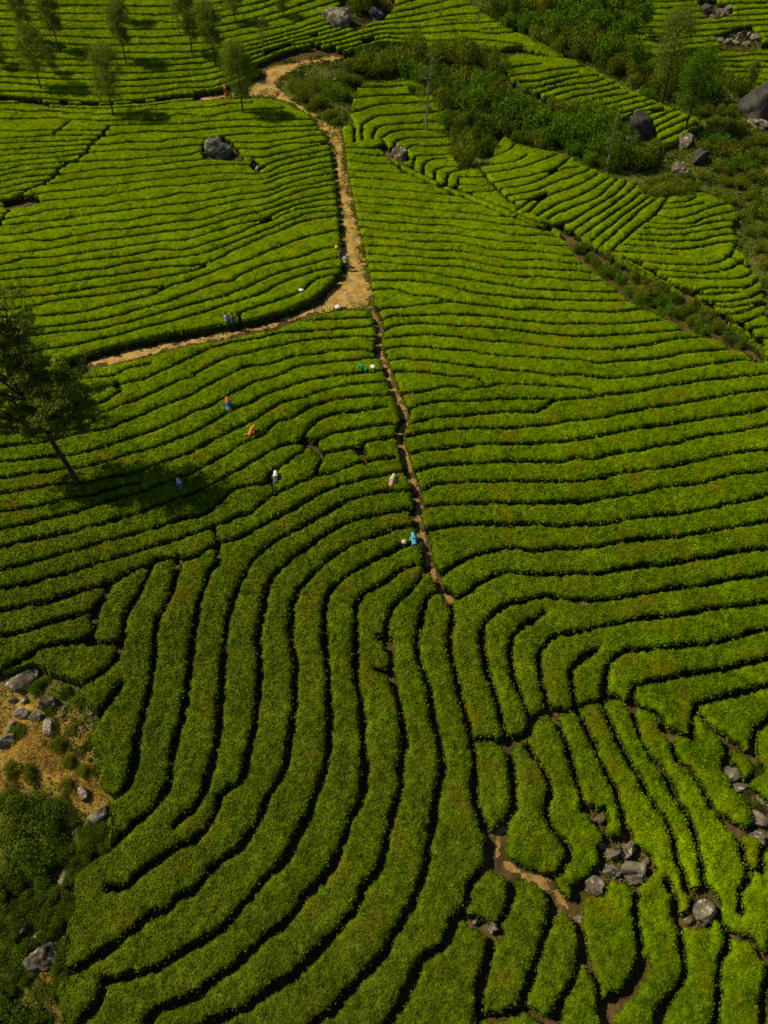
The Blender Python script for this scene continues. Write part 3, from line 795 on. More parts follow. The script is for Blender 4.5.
for f, (phrase, ax, frm) in FLDNAME.items():
    hs = sorted([h for h in vis_h if h['f'] == f], key=lambda h: h[ax])
    for i, h in enumerate(hs):
        L = 'long' if h['a'] > 45 else ('short' if h['a'] < 12 else 'mid-length')
        tag(h['o'], '%s tea hedge in the %s, %s from %s' % (L, phrase, ORD[i] if i < len(ORD) else 'last', frm), 'tea hedge', 'tea hedges of the plantation')

# ------------------------------------------------------------------ shrubs
def bush_mesh(name, mt, seed, n=900, lobes=9, flat=.8, leaf=.085, stringy=0.):
    rng = np.random.default_rng(seed)
    C = rng.normal(size=(lobes, 3)) * [.42, .42, .22]; C[:, 2] = np.abs(C[:, 2]) * flat + .38 * flat
    R = .25 + rng.random(lobes) * .28
    pick = rng.integers(0, lobes, n); d = rng.normal(size=(n, 3)); d /= np.linalg.norm(d, axis=1, keepdims=True)
    rad = R[pick] * (1 - .35 * rng.random(n) ** 2) * (1 + rng.normal(size=n) * .10)
    Pn = C[pick] + d * rad[:, None] * [1, 1, flat]
    Pn[:, 2] = np.maximum(Pn[:, 2], .02 + rng.random(n) * .1)
    Nn = d + [0, 0, .4 + stringy]
    V, Qd = leaves(Pn, Nn, np.full(n, leaf), rng, .55, .45)
    t = np.repeat(np.clip(.25 + .35 * rng.random(n) + .3 * rng.random(lobes)[pick], 0, 1), 4)
    # a few stems
    tv, tq = [], []
    for k in range(6):
        a = rng.random() * 2 * PI; r = .3 + rng.random() * .3; off = len(tv) + len(V)
        p0 = np.array([0, 0, -.1]); p1 = np.array([math.cos(a) * r, math.sin(a) * r, .5 * flat])
        for p, w in ((p0, .03), (p1, .012)):
            for ang in (0, 2.1, 4.2): tv.append(p + [math.cos(ang) * w, math.sin(ang) * w, 0])
        for q in range(3): tq.append([off + q, off + (q + 1) % 3, off + 3 + (q + 1) % 3, off + 3 + q])
    V = np.vstack([V, tv]); Qd2 = np.vstack([Qd, tq])
    return newmesh(name, V, Qd2, mats=[mt, M['bark']], fm=np.r_[np.zeros(n), np.ones(len(tq))], attrs={'tint': np.r_[t, np.full(len(tv), .5)]})
BUSH = {}
for kk, mt in (('g', 'bush_green'), ('d', 'bush_dark'), ('o', 'bush_olive'), ('y', 'bush_yellow')):
    BUSH[kk] = [bush_mesh('shrub', M[mt], 100 + i * 7 + ord(kk), 2300 if i < 2 else 1500, 9 + i * 2, .75 + .12 * i, .055) for i in range(3)]
BUSHNEAR = {kk: [bush_mesh('shrub', M[mt], 300 + i * 7 + ord(kk), 6500, 16, .8, .042) for i in range(2)] for kk, mt in (('g', 'bush_near'), ('d', 'bush_dark'), ('o', 'bush_olive'))}
KN = {'g': 'bright green', 'd': 'dark green', 'o': 'olive brown', 'y': 'yellow-green'}
SH = {
 'scrub patch between the forking tracks': "296,86,9,o 306,96,9,o 315,83,10,o 322,102,9,o 331,113,8,o 336,92,11,g 346,77,11,o 356,66,11,o 370,62,12,o 381,69,11,o 326,88,9,g 345,96,7,o 312,106,6,o 338,122,5,o 358,80,8,o",
 'thicket in the upper gully': "394,63,11,o 405,73,10,g 415,56,10,o 430,58,10,o 444,60,9,o 456,53,8,d 466,62,11,o 476,55,9,d 487,61,9,o 496,70,9,o 424,76,9,g 440,79,10,d 452,86,10,g 463,96,10,d 470,84,10,o 480,95,11,g 474,109,12,g 490,106,11,d 501,95,10,o 449,104,10,o 455,121,9,y 465,127,10,d 478,126,11,d 470,142,12,d 455,156,8,y 466,160,11,o 482,151,10,d 493,128,10,o 505,116,12,g 515,104,10,g 520,121,12,d 531,114,10,g 540,126,13,g 548,140,11,g 560,127,13,g 566,141,12,g 555,111,9,o 575,114,9,o 586,124,12,g 591,140,12,g 601,152,12,g 606,131,11,g 616,141,10,g 620,160,12,d 633,160,11,d 642,164,11,o 650,154,8,o 608,166,8,d 590,160,8,g 528,140,9,d 538,147,7,o 510,132,9,d 445,125,8,g 436,95,7,d 418,92,7,g 575,152,8,g 496,84,7,g",
 'scrub below the right boulders': "652,181,9,o 660,188,10,o 671,191,11,o 682,190,10,o 692,186,8,o 648,190,7,o 688,176,6,d 664,176,8,o 676,180,8,o",
 'scrub on the right edge': "705,147,9,o 715,141,10,g 726,151,11,y 735,161,10,g 746,166,11,d 756,156,9,d 760,176,10,o 741,181,9,o 751,196,9,o 726,181,8,o 702,176,8,o 715,195,8,o 731,201,7,g 756,211,10,o 741,216,8,g 765,231,10,o 760,246,8,y 712,121,8,o 701,111,9,o 725,111,9,o 745,141,8,o 719,168,8,o 733,127,8,o 764,141,8,o 767,200,8,d 748,232,6,g 764,262,8,y 766,282,7,g",
 'wooded valley at the top': "500,11,12,d 512,26,10,g 525,9,9,g 538,16,12,y 550,31,13,g 560,12,12,g 568,42,9,o 580,26,14,g 590,9,13,d 601,34,13,g 611,14,13,d 616,51,13,d 601,59,11,g 586,51,11,o 628,30,9,g 573,55,7,d 622,66,9,o 633,3,9,d 641,60,8,g 651,82,9,o 660,92,9,o 671,76,11,g 686,82,10,g 696,87,10,g 701,74,9,o 712,90,8,g 716,77,7,o 731,84,7,o 740,91,7,d 646,97,6,g 540,40,9,o 528,28,8,g 555,52,7,o 614,69,8,o 632,74,6,y 520,-8,12,d 548,-6,13,g 575,-8,13,d 604,-10,13,g 637,82,7,o 655,68,8,g",
 'eroded bank beside the right field': "578,250,5,g 588,258,5,d 596,264,6,o 603,272,6,g 612,276,5,d 620,280,5,g 628,292,6,g 637,300,6,g 651,293,8,y 651,304,6,g 662,302,6,g 668,311,6,g 680,315,6,d 693,323,6,g 701,331,6,g 618,266,5,y 634,276,6,o 644,282,5,o 665,290,5,o 676,299,5,d 690,308,5,o 704,318,5,o 716,328,6,o 728,338,6,d 740,345,5,d 610,259,5,o 655,317,5,g 590,247,4,y 640,311,5,d 706,342,4,g",
 'wild corner at lower left': "24,797,20,d 46,814,18,d 14,822,16,o 36,845,19,d 56,852,14,d 9,872,16,o 40,872,14,d 26,903,13,g 46,906,13,g 61,908,11,g 10,918,12,g 14,950,14,g 10,1002,18,d 38,1012,10,g 88,838,10,g 109,836,10,g 92,918,11,g 80,900,8,g 80,934,8,g 95,826,9,g 84,858,9,g 74,872,9,d 70,905,9,g 66,948,9,g 62,975,9,g 56,992,8,d 46,935,8,g 78,920,8,g 92,850,7,d 28,970,8,g 40,985,8,o 60,960,7,d 5,985,10,g 20,880,9,g 2,895,9,d 92,738,5,o 84,745,5,d 97,768,5,g 60,800,8,o 70,815,7,g 12,790,7,o 66,690,5,g 80,700,5,o 55,722,5,d 39,684,7,d 50,706,6,g 58,742,8,o 14,768,8,d 70,757,7,o 68,781,8,o 30,1020,12,d 60,888,9,o 20,728,6,o 73,726,6,o 85,766,7,o 30,770,7,d",
 'ledge of the topmost boulder': "356,6,9,o 366,8,10,o 376,8,9,d 366,0,10,o",
 'stony lower right corner': "612,816,7,g 745,800,9,g 757,772,8,g 690,905,6,g 762,860,7,g 742,870,6,y 480,912,6,g",
}
nsh = 0
for region, s in SH.items():
    items = []
    for tok in s.split():
        x, y, r, kd = tok.split(','); items.append((float(x), float(y), float(r), kd))
    w = unproject([(i[0], i[1] + i[2] * .6) for i in items])
    byk = {}
    for it, p in zip(items, w):
        dep = float(depth_at(p[1])); R = it[2] * dep / F * 1.12
        near = dep < 48 and it[3] in BUSHNEAR
        me = random.choice((BUSHNEAR if near else BUSH)[it[3]])
        o = link('shrub', me, loc=(p[0], p[1], p[2] - .05))
        o.rotation_euler = (0, 0, random.random() * 6.28); k = random.uniform(.85, 1.15)
        R *= (1.1 if 'scrub' in region else 1.25) if not near else 1.12; o.scale = (R * k, R * k, R * random.uniform(.9, 1.25) * ((1.0 if 'scrub' in region else 1.4) if not near else 1.1))
        byk.setdefault(it[3], []).append((it[0], o)); nsh += 1
    for kd, l in byk.items():
        l.sort(key=lambda t: t[0])
        for i, (_, o) in enumerate(l):
            tag(o, ('%s shrub in the %s' % (KN[kd], region)) if len(l) == 1 else '%s shrub in the %s, %s from the left' % (KN[kd], region, ORD[i]), 'shrub', 'wild shrubs')

# ------------------------------------------------------------------ undergrowth and dry grass (nobody could count it)
rock_holes = np.zeros(GX.shape, bool)
anytea = np.zeros(GX.shape, bool)
for w_ in FW.values(): anytea |= pip(GX, GY, w_)
hole = np.zeros(GX.shape, bool)
for w_ in HW_[5:]: hole |= pip(GX, GY, w_)
wildm = (~anytea | hole) & ~TRK_IN & (pj[:, 1].reshape(GX.shape) > -60)
drym = np.zeros(GX.shape, bool)
for w_ in DRY: drym |= pip(GX, GY, w_)
def tufts(name, mask, dens, mt, size, seed, label, cat, keepfn, asp=.4):
    rng = np.random.default_rng(seed); jj, ii = np.nonzero(mask)
    pr = keepfn(GX[jj, ii], GY[jj, ii])
    cnt = (pr * dens * np.where(DEP[jj] < 50, 3.2, 1) * (DEP[jj] * CELL) ** 2 + rng.random(len(jj))).astype(int)
    rep = np.repeat(np.arange(len(jj)), cnt); x = GX[jj[rep], ii[rep]] + rng.normal(size=len(rep)) * .15; y = GY[jj[rep], ii[rep]] + rng.normal(size=len(rep)) * .15
    clump = np.clip(vnoise(x, y, .9, seed) + .5, 0, 1)
    Pn = np.stack([x, y, terrain(x, y) + rng.random(len(x)) * (.08 + .45 * clump ** 2)], 1)
    d = rng.normal(size=(len(x), 3)); d[:, 2] = np.abs(d[:, 2]) + .5
    sz = np.clip(DEP[jj[rep]] / F * size, .04, .2)
    V, Qd = leaves(Pn, d, sz, rng, asp, .4)
    t = np.repeat(np.clip(.15 + .6 * clump + rng.normal(size=len(x)) * .18, 0, 1), 4)
    o = link(name, newmesh(name, V, Qd, mats=[mt], attrs={'tint': t, 'flush': t * 0}))
    print(name, len(x)); return tag(o, label, cat, kind='stuff')
tufts('undergrowth', (wildm & ~drym) | (drym & (vnoise(GX, GY, 1.3, 71) > .08)), 38, M['weed'], 1.5, 61, 'low tangled weeds covering the ground between the shrubs', 'undergrowth', lambda x, y: np.clip(.6 + vnoise(x, y, 3, 9) * 1.6, .1, 1) * np.where(seg_dist(x, y, BANK) < 1.6, .22, 1))
TRKD = fresh(); stamp(TRKD, np.vstack([wt, wt[:1]]), 0.0)
tufts('verge_grass', (TRKD[0] < .55) & (vnoise(GX, GY, 1.4, 75) > -.12) & (GY > 30) | (TRK_IN & (vnoise(GX, GY, 2.2, 76) > .26)), 45, M['weed'], 1.2, 63, 'rough grass creeping over the verges of the dirt track', 'grass', lambda x, y: np.clip(.6 + vnoise(x, y, .6, 9) * 1.6, 0, 1))
tufts('dry_grass', drym & wildm, 150, M['drygrass'], 1.7, 62, 'dry golden grass on the open ground at the left', 'grass', lambda x, y: np.clip(.5 + vnoise(x, y, 1.5, 8) * 2.2, .05, 1), .13)
# ------------------------------------------------------------------ rocks
import bmesh
def rock_mesh(seed, mt, sub=4, sharp=.50):
    rng = np.random.default_rng(seed)
    bm = bmesh.new(); bmesh.ops.create_icosphere(bm, subdivisions=sub, radius=1)
    V = np.array([v.co[:] for v in bm.verts]); T = np.array([[v.index for v in f.verts] for f in bm.faces]); bm.free()
    for k in range(16):                         # chop facets
        d = rng.normal(size=3); d /= np.linalg.norm(d); lim = sharp + rng.random() * .35
        h = V @ d; over = np.maximum(h - lim, 0); V = V - (over * (.97))[:, None] * d
    nrm = V / np.linalg.norm(V, axis=1, keepdims=True)
    r = vnoise(V[:, 0] + V[:, 2] * 1.7, V[:, 1] - V[:, 2] * .6, .5, seed) * .28 + vnoise(V[:, 0] * 1.3 + V[:, 1], V[:, 2], .18, seed + 1) * .12 + vnoise(V[:, 0] - V[:, 1], V[:, 2] + V[:, 1], .07, seed + 2) * .05
    V = V + nrm * r[:, None] * 1.1
    return newmesh('rock', V, tris=T, mats=[mt], smooth=False)
random.seed(11)
EGG = rock_mesh(77, M['rock'], 4, .80)
RM = [rock_mesh(900 + i * 13, M['rock']) for i in range(5)]; RD = [rock_mesh(1900 + i * 13, M['rock_dark']) for i in range(2)]
def rock(x, y, rw, rh, kind='r', rot=0., label='', k=None, cat='boulder', group=None):
    p = unproject([(x, y + rh * .55)])[0]; dep = float(depth_at(p[1])); R = rw * dep / F
    hz = rh * dep / F
    me = (RD if kind == 'd' else RM)[(k if k is not None else random.randrange(9)) % (2 if kind == 'd' else 5)]
    o = link('boulder' if rw > 7 else 'rock', me, loc=(p[0], p[1] + R * .3, p[2] + hz * (.38 if y < 600 or x > 200 else .15)))
    o.scale = (R * 1.08, R * .95, hz * 1.3); o.rotation_euler = (random.uniform(-.15, .15), rot, random.random() * 6.28 if rot == 0 else 0)
    tag(o, label, cat, group); return o
rock(220, 151, 13.5, 15, 'r', 0, 'big grey boulder standing alone in the upper left field', 1)
rock(340, 19, 18, 12, 'r', 0, 'grey boulder outcrop on the topmost slope, under the brown bush', 0)
rock(378, 17, 11, 7, 'd', 0, 'dark flat boulder at the top, right of the grey outcrop')
rock(400, 155, 8, 8, 'r', 0, 'pale-topped boulder at the edge of the small terrace', 3)
rock(641, 130, 15, 15, 'd', 0, 'rounded dark boulder standing among the gully shrubs', 0)
rock(627, 144, 7, 8, 'r', 0, 'small grey boulder just left below the rounded dark one', 2)
rock(685, 142, 9, 9, 'r', 0, 'pale grey boulder in the scrub, uppermost of three right of the gully', 4)
rock(699, 158, 10, 9, 'd', 0, 'dark split boulder in the scrub, rightmost of three right of the gully', 1)
rock(681, 171, 9, 10, 'r', 0, 'tilted boulder with a white face, lowest of three right of the gully', 1)
rock(761, 104, 24, 19, 'd', 0, 'huge dark boulder with a pale patch on the right edge', 0)
rock(757, 124, 12, 5, 'r', 0, 'pale flat boulder under the huge dark one on the right edge', 3)
def rocks(spec, where, word='rock', grp=None):
    L = []
    for tok in spec.split():
        a = tok.split(','); L.append((float(a[0]), float(a[1]), float(a[2]), float(a[3]), a[4] if len(a) > 4 else 'r'))
    L.sort()
    for i, t in enumerate(L):
        rock(*t, rot=0, label='grey %s %s, %s from the left' % (word, where, ORD[i]), cat='rock', group=grp)
rocks("704,11,9,6,d 719,14,6,6 728,10,5,4 712,18,4,3", 'in the upper outcrop of the top right field')
rocks("720,40,5,3 729,43,6,4 741,37,5,6 746,44,4,3 755,38,7,5 748,36,4,4 736,43,4,3", 'in the lower outcrop of the top right field')
rocks("641,58,6,3 647,57,4,3 639,92,3,3", 'near the palm-like saplings')
rocks("20,682,16,10 34,671,9,6 47,702,11,10 36,716,8,7 22,713,8,7 50,727,11,8 4,739,10,9 10,726,6,5 84,793,8,8 97,816,11,8 97,828,3,2 65,878,8,8 82,730,6,4 72,742,4,3 62,712,5,4 24,700,5,4 90,715,4,3 12,700,5,4", 'by the dry grass at the left', 'rock')
rocks("45,957,17,17 21,930,10,8 70,930,5,6 32,975,4,5 38,940,5,4", 'among the lower left bushes', 'rock')
rocks("600,819,7,6 627,849,10,10 613,853,9,10 634,872,14,13 611,869,9,9 594,884,12,11 645,862,5,5 604,846,5,5", 'in the cluster between the lower right hedges', 'boulder')
rock(702, 909, 10.5, 17, 'r', 0, 'smooth egg-shaped grey boulder between the lower right hedges', 4).data = EGG
rock(688, 920, 6, 5, 'r', 0, 'small rock touching the egg-shaped boulder on its left')
rock(579, 918, 5, 4, 'r', 0, 'small pale rock at the end of the lower brown footpath')
rock(493, 926, 8, 9, 'r', 0, 'white-grey rock in the gap between two lower hedges', 2)
rock(475, 920, 4, 6, 'r', 0, 'narrow pale stone left of the white-grey rock')
rock(258, 169, 5, 3, 'r', 0, 'small flat stone right below the big lone boulder')
for i, (x, y, w_, h_, kd) in enumerate([(728, 775, 13, 7, 'r'), (738, 790, 10, 6, 'r'), (757, 818, 12, 9, 'r'), (758, 836, 10, 8, 'r'), (765, 802, 7, 5, 'r'), (748, 800, 7, 5, 'r')]):
    rock(x, y, w_, h_, kd, 0, 'weathered slab on the brown strip at the lower right edge, %s from the top' % ORD[[0, 1, 4, 5, 3, 2][i]], cat='rock')
for i, (x, y) in enumerate([(312, 78), (336, 80), (299, 72)]):
    rock(x * 1.0, y, 3, 2, 'r', 0, 'small stone beside the forking upper track, %s from the left' % ORD[[1, 2, 0][i]], cat='rock')

# ------------------------------------------------------------------ trees
def tube(path, rad, ns=7):
    path = np.array(path, float); V = []; Qd = []
    for i, p in enumerate(path):
        t = path[min(i + 1, len(path) - 1)] - path[max(i - 1, 0)]; t /= np.linalg.norm(t) + 1e-9
        a = np.cross(t, [0.3, 1, .1]); a /= np.linalg.norm(a); b = np.cross(t, a)
        for k in range(ns):
            g = 2 * PI * k / ns; V.append(p + (a * math.cos(g) + b * math.sin(g)) * rad[i])
    for i in range(len(path) - 1):
        for k in range(ns):
            Qd.append([i * ns + k, i * ns + (k + 1) % ns, (i + 1) * ns + (k + 1) % ns, (i + 1) * ns + k])
    return np.array(V), np.array(Qd)
def join(parts):
    V = []; Qd = []; o = 0
    for v, q in parts: V.append(v); Qd.append(q + o); o += len(v)
    return np.vstack(V), np.vstack(Qd)
def tree_meshes(seed, h=10., crown_lo=.32, crown_w=.17, n_limb=16, n_leaf=4200, leaf=.13, lean=(0, 0), form='oak', mt='tree', bark='bark', open_=.5):
    rng = np.random.default_rng(seed); tp = []; parts = []
    N = 9
    for i in range(N):
        t = i / (N - 1)
        tp.append([lean[0] * h * t ** 1.2 + math.sin(t * 5 + seed) * .012 * h * t, lean[1] * h * t + math.cos(t * 4 + seed) * .012 * h * t, h * t * .96])
    tp = np.array(tp); tr = [(.016 * (1 - .85 * i / (N - 1))) * h for i in range(N)]; tr[0] *= 1.35
    parts.append(tube(tp, tr, 8)); tips = []
    for k in range(n_limb):
        t = crown_lo + (1 - crown_lo) * ((k + rng.random() * .8) / n_limb) * .97
        base = np.array([np.interp(t, np.linspace(0, 1, N), tp[:, c]) for c in range(3)])
        a = k * 2.4 + rng.random() * 1.2
        prof = math.sin(PI * min(1, max(.0, (t - crown_lo) / (1 - crown_lo)) * .86 + .12)) ** .7
        L = crown_w * h * prof * (0.65 + .7 * rng.random())
        rise = .45 + .5 * rng.random()
        d = np.array([math.cos(a), math.sin(a), rise]); d /= np.linalg.norm(d)
        p1 = base + d * L * .55; p2 = base + d * L + [0, 0, .05 * h * rng.random()]
        parts.append(tube([base, p1, p2], [.0055 * h, .0035 * h, .0014 * h], 5))
        tips += [(p2, .7), (p1, .9), (base + d * L * .8, .8)]
        for q in range(3):
            d2 = d + rng.normal(size=3) * .6; d2 /= np.linalg.norm(d2); p3 = p1 + d2 * L * .55
            parts.append(tube([p1, p3], [.0026 * h, .001 * h], 4)); tips.append((p3, .65))
    tips.append((tp[-1], .8))
    TP = np.array([t[0] for t in tips]); TS = np.array([t[1] for t in tips]) * (.5 + rng.random(len(tips)))
    pr = TS / TS.sum(); pick = rng.choice(len(TP), n_leaf, p=pr)
    g = rng.normal(size=(n_leaf, 3)); g *= (rng.random(n_leaf) ** .3 / (np.linalg.norm(g, axis=1) + 1e-9))[:, None]
    Pn = TP[pick] + g * (crown_w * h * (.20 + .22 * (1 - open_)) * TS[pick][:, None] * 1.6) * [1, 1, .8]
    V, Qd = leaves(Pn, g + [0, 0, .6], np.full(n_leaf, leaf), rng, .45, .35)
    t = np.repeat(np.clip(.2 + .3 * rng.random(n_leaf) + .35 * rng.random(len(TP))[pick], 0, 1), 4)
    tv, tq = join(parts)
    return newmesh('trunk', tv, tq, mats=[M[bark]], smooth=True), newmesh('crown', V, Qd, mats=[M[mt]], attrs={'tint': t, 'flush': t * 0})
def height_for(bx, by, ty):
    p = unproject([(bx, by)])[0]; lo, hi = .5, 40
    for _ in range(40):
        m_ = (lo + hi) / 2
        if project([p + [0, 0, m_]])[0, 1] > ty: lo = m_
        else: hi = m_
    return p, lo
VAR = [tree_meshes(40 + i, 10, .30 + .04 * (i % 3), .21 + .03 * (i % 2), 20, 7500, .12, ((-.02, .03, -.05)[i % 3], 0), mt='tree' if i % 2 else 'tree_dark', open_=.6) for i in range(5)]
SPARSE = [tree_meshes(60 + i, 10, .30, .13, 14, 1500, .10, (.02, 0), mt='tree', bark='bark_pale', open_=.8) for i in range(2)]
WIDE = [tree_meshes(70 + i, 10, .28, .24, 20, 7000, .11, (.05, 0), mt='tree' if i else 'bush_green', open_=.3) for i in range(2)]
PALM = [tree_meshes(80, 10, .66, .24, 16, 3000, .26, (.0, 0), mt='bush_green', open_=.2)]
TREES = [
 (4, 75, 34, VAR, 3, 'dark slender tree cut by the left edge on the top slope'),
 (43, 96, 24, VAR, 1, 'leaning grey-green tree on the top left slope, lowest of the left clump'),
 (56, 80, 44, VAR, 0, 'short young tree right behind the leaning grey-green one'),
 (62, 60, -12, VAR, 2, 'tall dark tree in the top left clump, its crown cut by the frame'),
 (30, 52, -10, VAR, 4, 'dark tree at the back of the top left clump, second from the left edge'),
 (128, 71, 2, VAR, 2, 'dark leaning tree between the left clump and the lone green tree'),
 (126, 30, -25, VAR, 0, 'thin tree trunk rising out of the top edge above the dark leaning tree'),
 (115, 123, 45, VAR, 1, 'lone bright grey-green tree standing below the thin upper track'),
 (180, 40, -20, SPARSE, 0, 'almost bare pale sapling on the top slope, left of the leaning trunk'),
 (193, 62, -8, VAR, 4, 'dark tree leaning right at the top centre left'),
 (217, 75, 0, VAR, 2, 'tall dark tree with a dense crown above the fork of the track'),
 (244, 121, 42, VAR, 3, 'green tree standing right at the track fork, below the dense dark one'),
 (236, 30, -22, VAR, 1, 'tree at the top edge behind the dense dark crown'),
 (264, 60, 14, SPARSE, 1, 'sparse small tree on the top slope right of the track fork tree'),
 (284, 24, -16, VAR, 0, 'faint tree at the top edge, left of the boulder with the bush'),
 (426, 138, 46, SPARSE, 0, 'slim pale-barked tree with thin foliage on the small terrace'),
 (440, 28, -8, SPARSE, 1, 'small tree with a thin stem on the top slope, right of the boulder'),
 (478, 36, -6, SPARSE, 0, 'sparse tree on the top slope near the wooded valley'),
 (513, 27, -6, VAR, 2, 'dark upright tree at the left edge of the wooded valley'),
 (640, 46, 6, PALM, 0, 'small palm-like sapling on the edge of the top right field'),
 (631, 83, 46, PALM, 0, 'palm-like sapling lower down, beside the narrow strip field'),
 (661, 104, 8, WIDE, 1, 'big leaning grey-green tree left of the top right field'),
 (683, 137, 46, WIDE, 0, 'broad green tree in front of the big leaning grey-green one'),
 (747, 94, 60, VAR, 4, 'small dark tree just above the huge dark boulder'),
 (606, 172, 112, SPARSE, 0, 'thin bare grey tree beside the rounded boulder in the gully'),
 (-40, 166, 100, VAR, 2, 'tree beyond the left edge that throws its shadow on the far left terrace'),
]
used = set()
for bx, by, ty, lib, k, label in TREES:
    p, hh = height_for(bx, by, ty)
    r = bpy.data.objects.new('tree', None); COL.objects.link(r); r.location = (p[0], p[1], p[2] - .05)
    s = hh / 10.; r.scale = (s, s, s); r.rotation_euler = (0, 0, random.uniform(-.6, .6))
    tm, cm = lib[k % len(lib)]
    link('trunk', tm, r); link('crown', cm, r)
    tag(r, label, 'tree', 'trees of the plantation')
# the large tree at the left
p, hh = height_for(81, 492, 285)
rng = np.random.default_rng(5)
r = bpy.data.objects.new('tree', None); COL.objects.link(r); r.location = (p[0], p[1], p[2] - .05)
def bigtree(h):
    parts = []; tips = []
    tr = np.array([[0, 0, 0], [-.01, 0, .12], [-.045, 0, .27], [-.06, 0, .36], [-.10, .01, .48], [-.13, 0, .62], [-.12, .02, .78], [-.16, 0, .95]]) * h
    parts.append(tube(tr, np.array([.015, .012, .0105, .009, .007, .005, .003, .002]) * h, 9))
    limbs = [((-.10, .48), (.02, .0, .76)), ((-.12, .58), (.03, .0, .88)), ((-.13, .62), (-.02, .0, .98)), ((-.12, .56), (-.08, .05, .80)), ((-.10, .46), (.10, .0, .62)), ((-.12, .6), (-.10, -.02, .92)), ((-.06, .36), (-.02, .08, .56)), ((-.06, .36), (.05, -.06, .50)), ((-.09, .46), (-.02, .02, .66)), ((-.05, .30), (.11, .02, .46)), ((-.06, .34), (.19, .05, .38)), ((-.10, .48), (.20, -.04, .68)), ((-.07, .40), (.22, .02, .54)), ((-.06, .36), (-.24, -.03, .50)), ((-.055, .33), (.13, .06, .46)), ((-.075, .42), (-.32, .05, .60)), ((-.10, .48), (.05, -.06, .70)),
             ((-.11, .52), (-.30, -.02, .78)), ((-.13, .60), (-.02, .04, .86)), ((-.07, .40), (-.16, .12, .56)), ((-.12, .58), (-.38, .02, .74)), ((-.12, .66), (-.28, .02, .94)), ((-.13, .72), (-.06, -.05, .95)),
             ((-.05, .31), (-.17, -.06, .42)), ((-.09, .46), (.15, .02, .60)), ((-.06, .36), (-.42, .0, .48)), ((-.10, .5), (-.45, .05, .66)), ((-.13, .6), (-.45, .0, .86)), ((-.06, .38), (.10, -.1, .58)),
             ((-.05, .33), (.02, -.10, .44)), ((-.05, .34), (-.30, -.08, .40))]
    for (bx, bz), e in limbs:
        b = np.array([bx, 0, bz]) * h; e = np.array(e) * h
        m1 = b * .5 + e * .5 + [0, 0, -.02 * h] + rng.normal(size=3) * .008 * h
        parts.append(tube([b, m1, e], [.006 * h, .0042 * h, .0018 * h], 6))
        for q in range(13):
            t = .35 + .65 * rng.random(); s0 = (b * (1 - t) ** 2 + 2 * m1 * t * (1 - t) + e * t * t)
            d = rng.normal(size=3); d[2] = abs(d[2]) * .5; d /= np.linalg.norm(d); L = h * (.035 + .05 * rng.random())
            p3 = s0 + d * L * 1.15; parts.append(tube([s0, p3], [.0018 * h, .0007 * h], 4)); tips.append(p3); 
            if rng.random() < .5: tips.append(s0 + d * L * .6)
        tips.append(e)
    TP = np.array(tips); n_ = 52000; ws = rng.random(len(TP)) ** 1.3 + .12; pick = rng.choice(len(TP), n_, p=ws / ws.sum())
    g = rng.normal(size=(n_, 3)); g *= (rng.random(n_) ** .34 / np.linalg.norm(g, axis=1))[:, None]
    Pn = TP[pick] + g * (.026 * h * (.6 + .7 * rng.random(len(TP))[pick]))[:, None] * [1.15, 1.15, .7]
    V, Qd = leaves(Pn, g + [0, 0, .5], np.full(n_, .082), rng, .45, .3)
    t = np.repeat(np.clip(.15 + .3 * rng.random(n_) + .35 * rng.random(len(TP))[pick], 0, 1), 4)
    tv, tq = join(parts)
    return newmesh('trunk', tv, tq, mats=[M['bark']], smooth=True), newmesh('crown', V, Qd, mats=[M['tree_dark']], attrs={'tint': t, 'flush': t * 0})
tm, cm = bigtree(hh); link('trunk', tm, r); link('crown', cm, r)
tag(r, 'large dark airy tree at the left, casting a shadow on the hedges', 'tree')

# ------------------------------------------------------------------ people
SKIN = flat('skin', (.17, .085, .05), .6); HAIR = flat('black_hair', (.012, .01, .009), .5)
def cloth(name, c): return flat('cloth_' + name, c, .9)
CL = {k: cloth(k, v) for k, v in dict(blue=(.035, .22, .50), orange=(.62, .20, .03), maroon=(.20, .035, .03), white=(.72, .70, .64), grey=(.10, .11, .12), green=(.02, .30, .07),
      turquoise=(.10, .42, .50), cream=(.62, .50, .34), pink=(.55, .30, .26), dark_green=(.03, .09, .05), navy=(.03, .045, .10), yellow=(.60, .45, .06), pale_blue=(.35, .48, .60), red=(.5, .07, .02)).items()}
def loft(rings, mt, name, parent, ns=14):
    """rings: (centre, rx, ry, axis up) of an elliptical garment"""
    V = []; Qd = []
    for c, rx, ry, nrm in rings:
        nrm = Vector(nrm).normalized(); xa = Vector((1, 0, 0)); xa = (xa - nrm * xa.dot(nrm)).normalized(); ya = nrm.cross(xa)
        for k in range(ns):
            g = 2 * PI * k / ns; w_ = 1 + .05 * math.sin(g * 5)
            v = Vector(c) + xa * math.cos(g) * rx * w_ + ya * math.sin(g) * ry * w_; V.append(v[:])
    for i in range(len(rings) - 1):
        for k in range(ns): Qd.append([i * ns + k, i * ns + (k + 1) % ns, (i + 1) * ns + (k + 1) % ns, (i + 1) * ns + k])
    return link(name, newmesh(name, V, Qd, mats=[mt], smooth=True), parent)
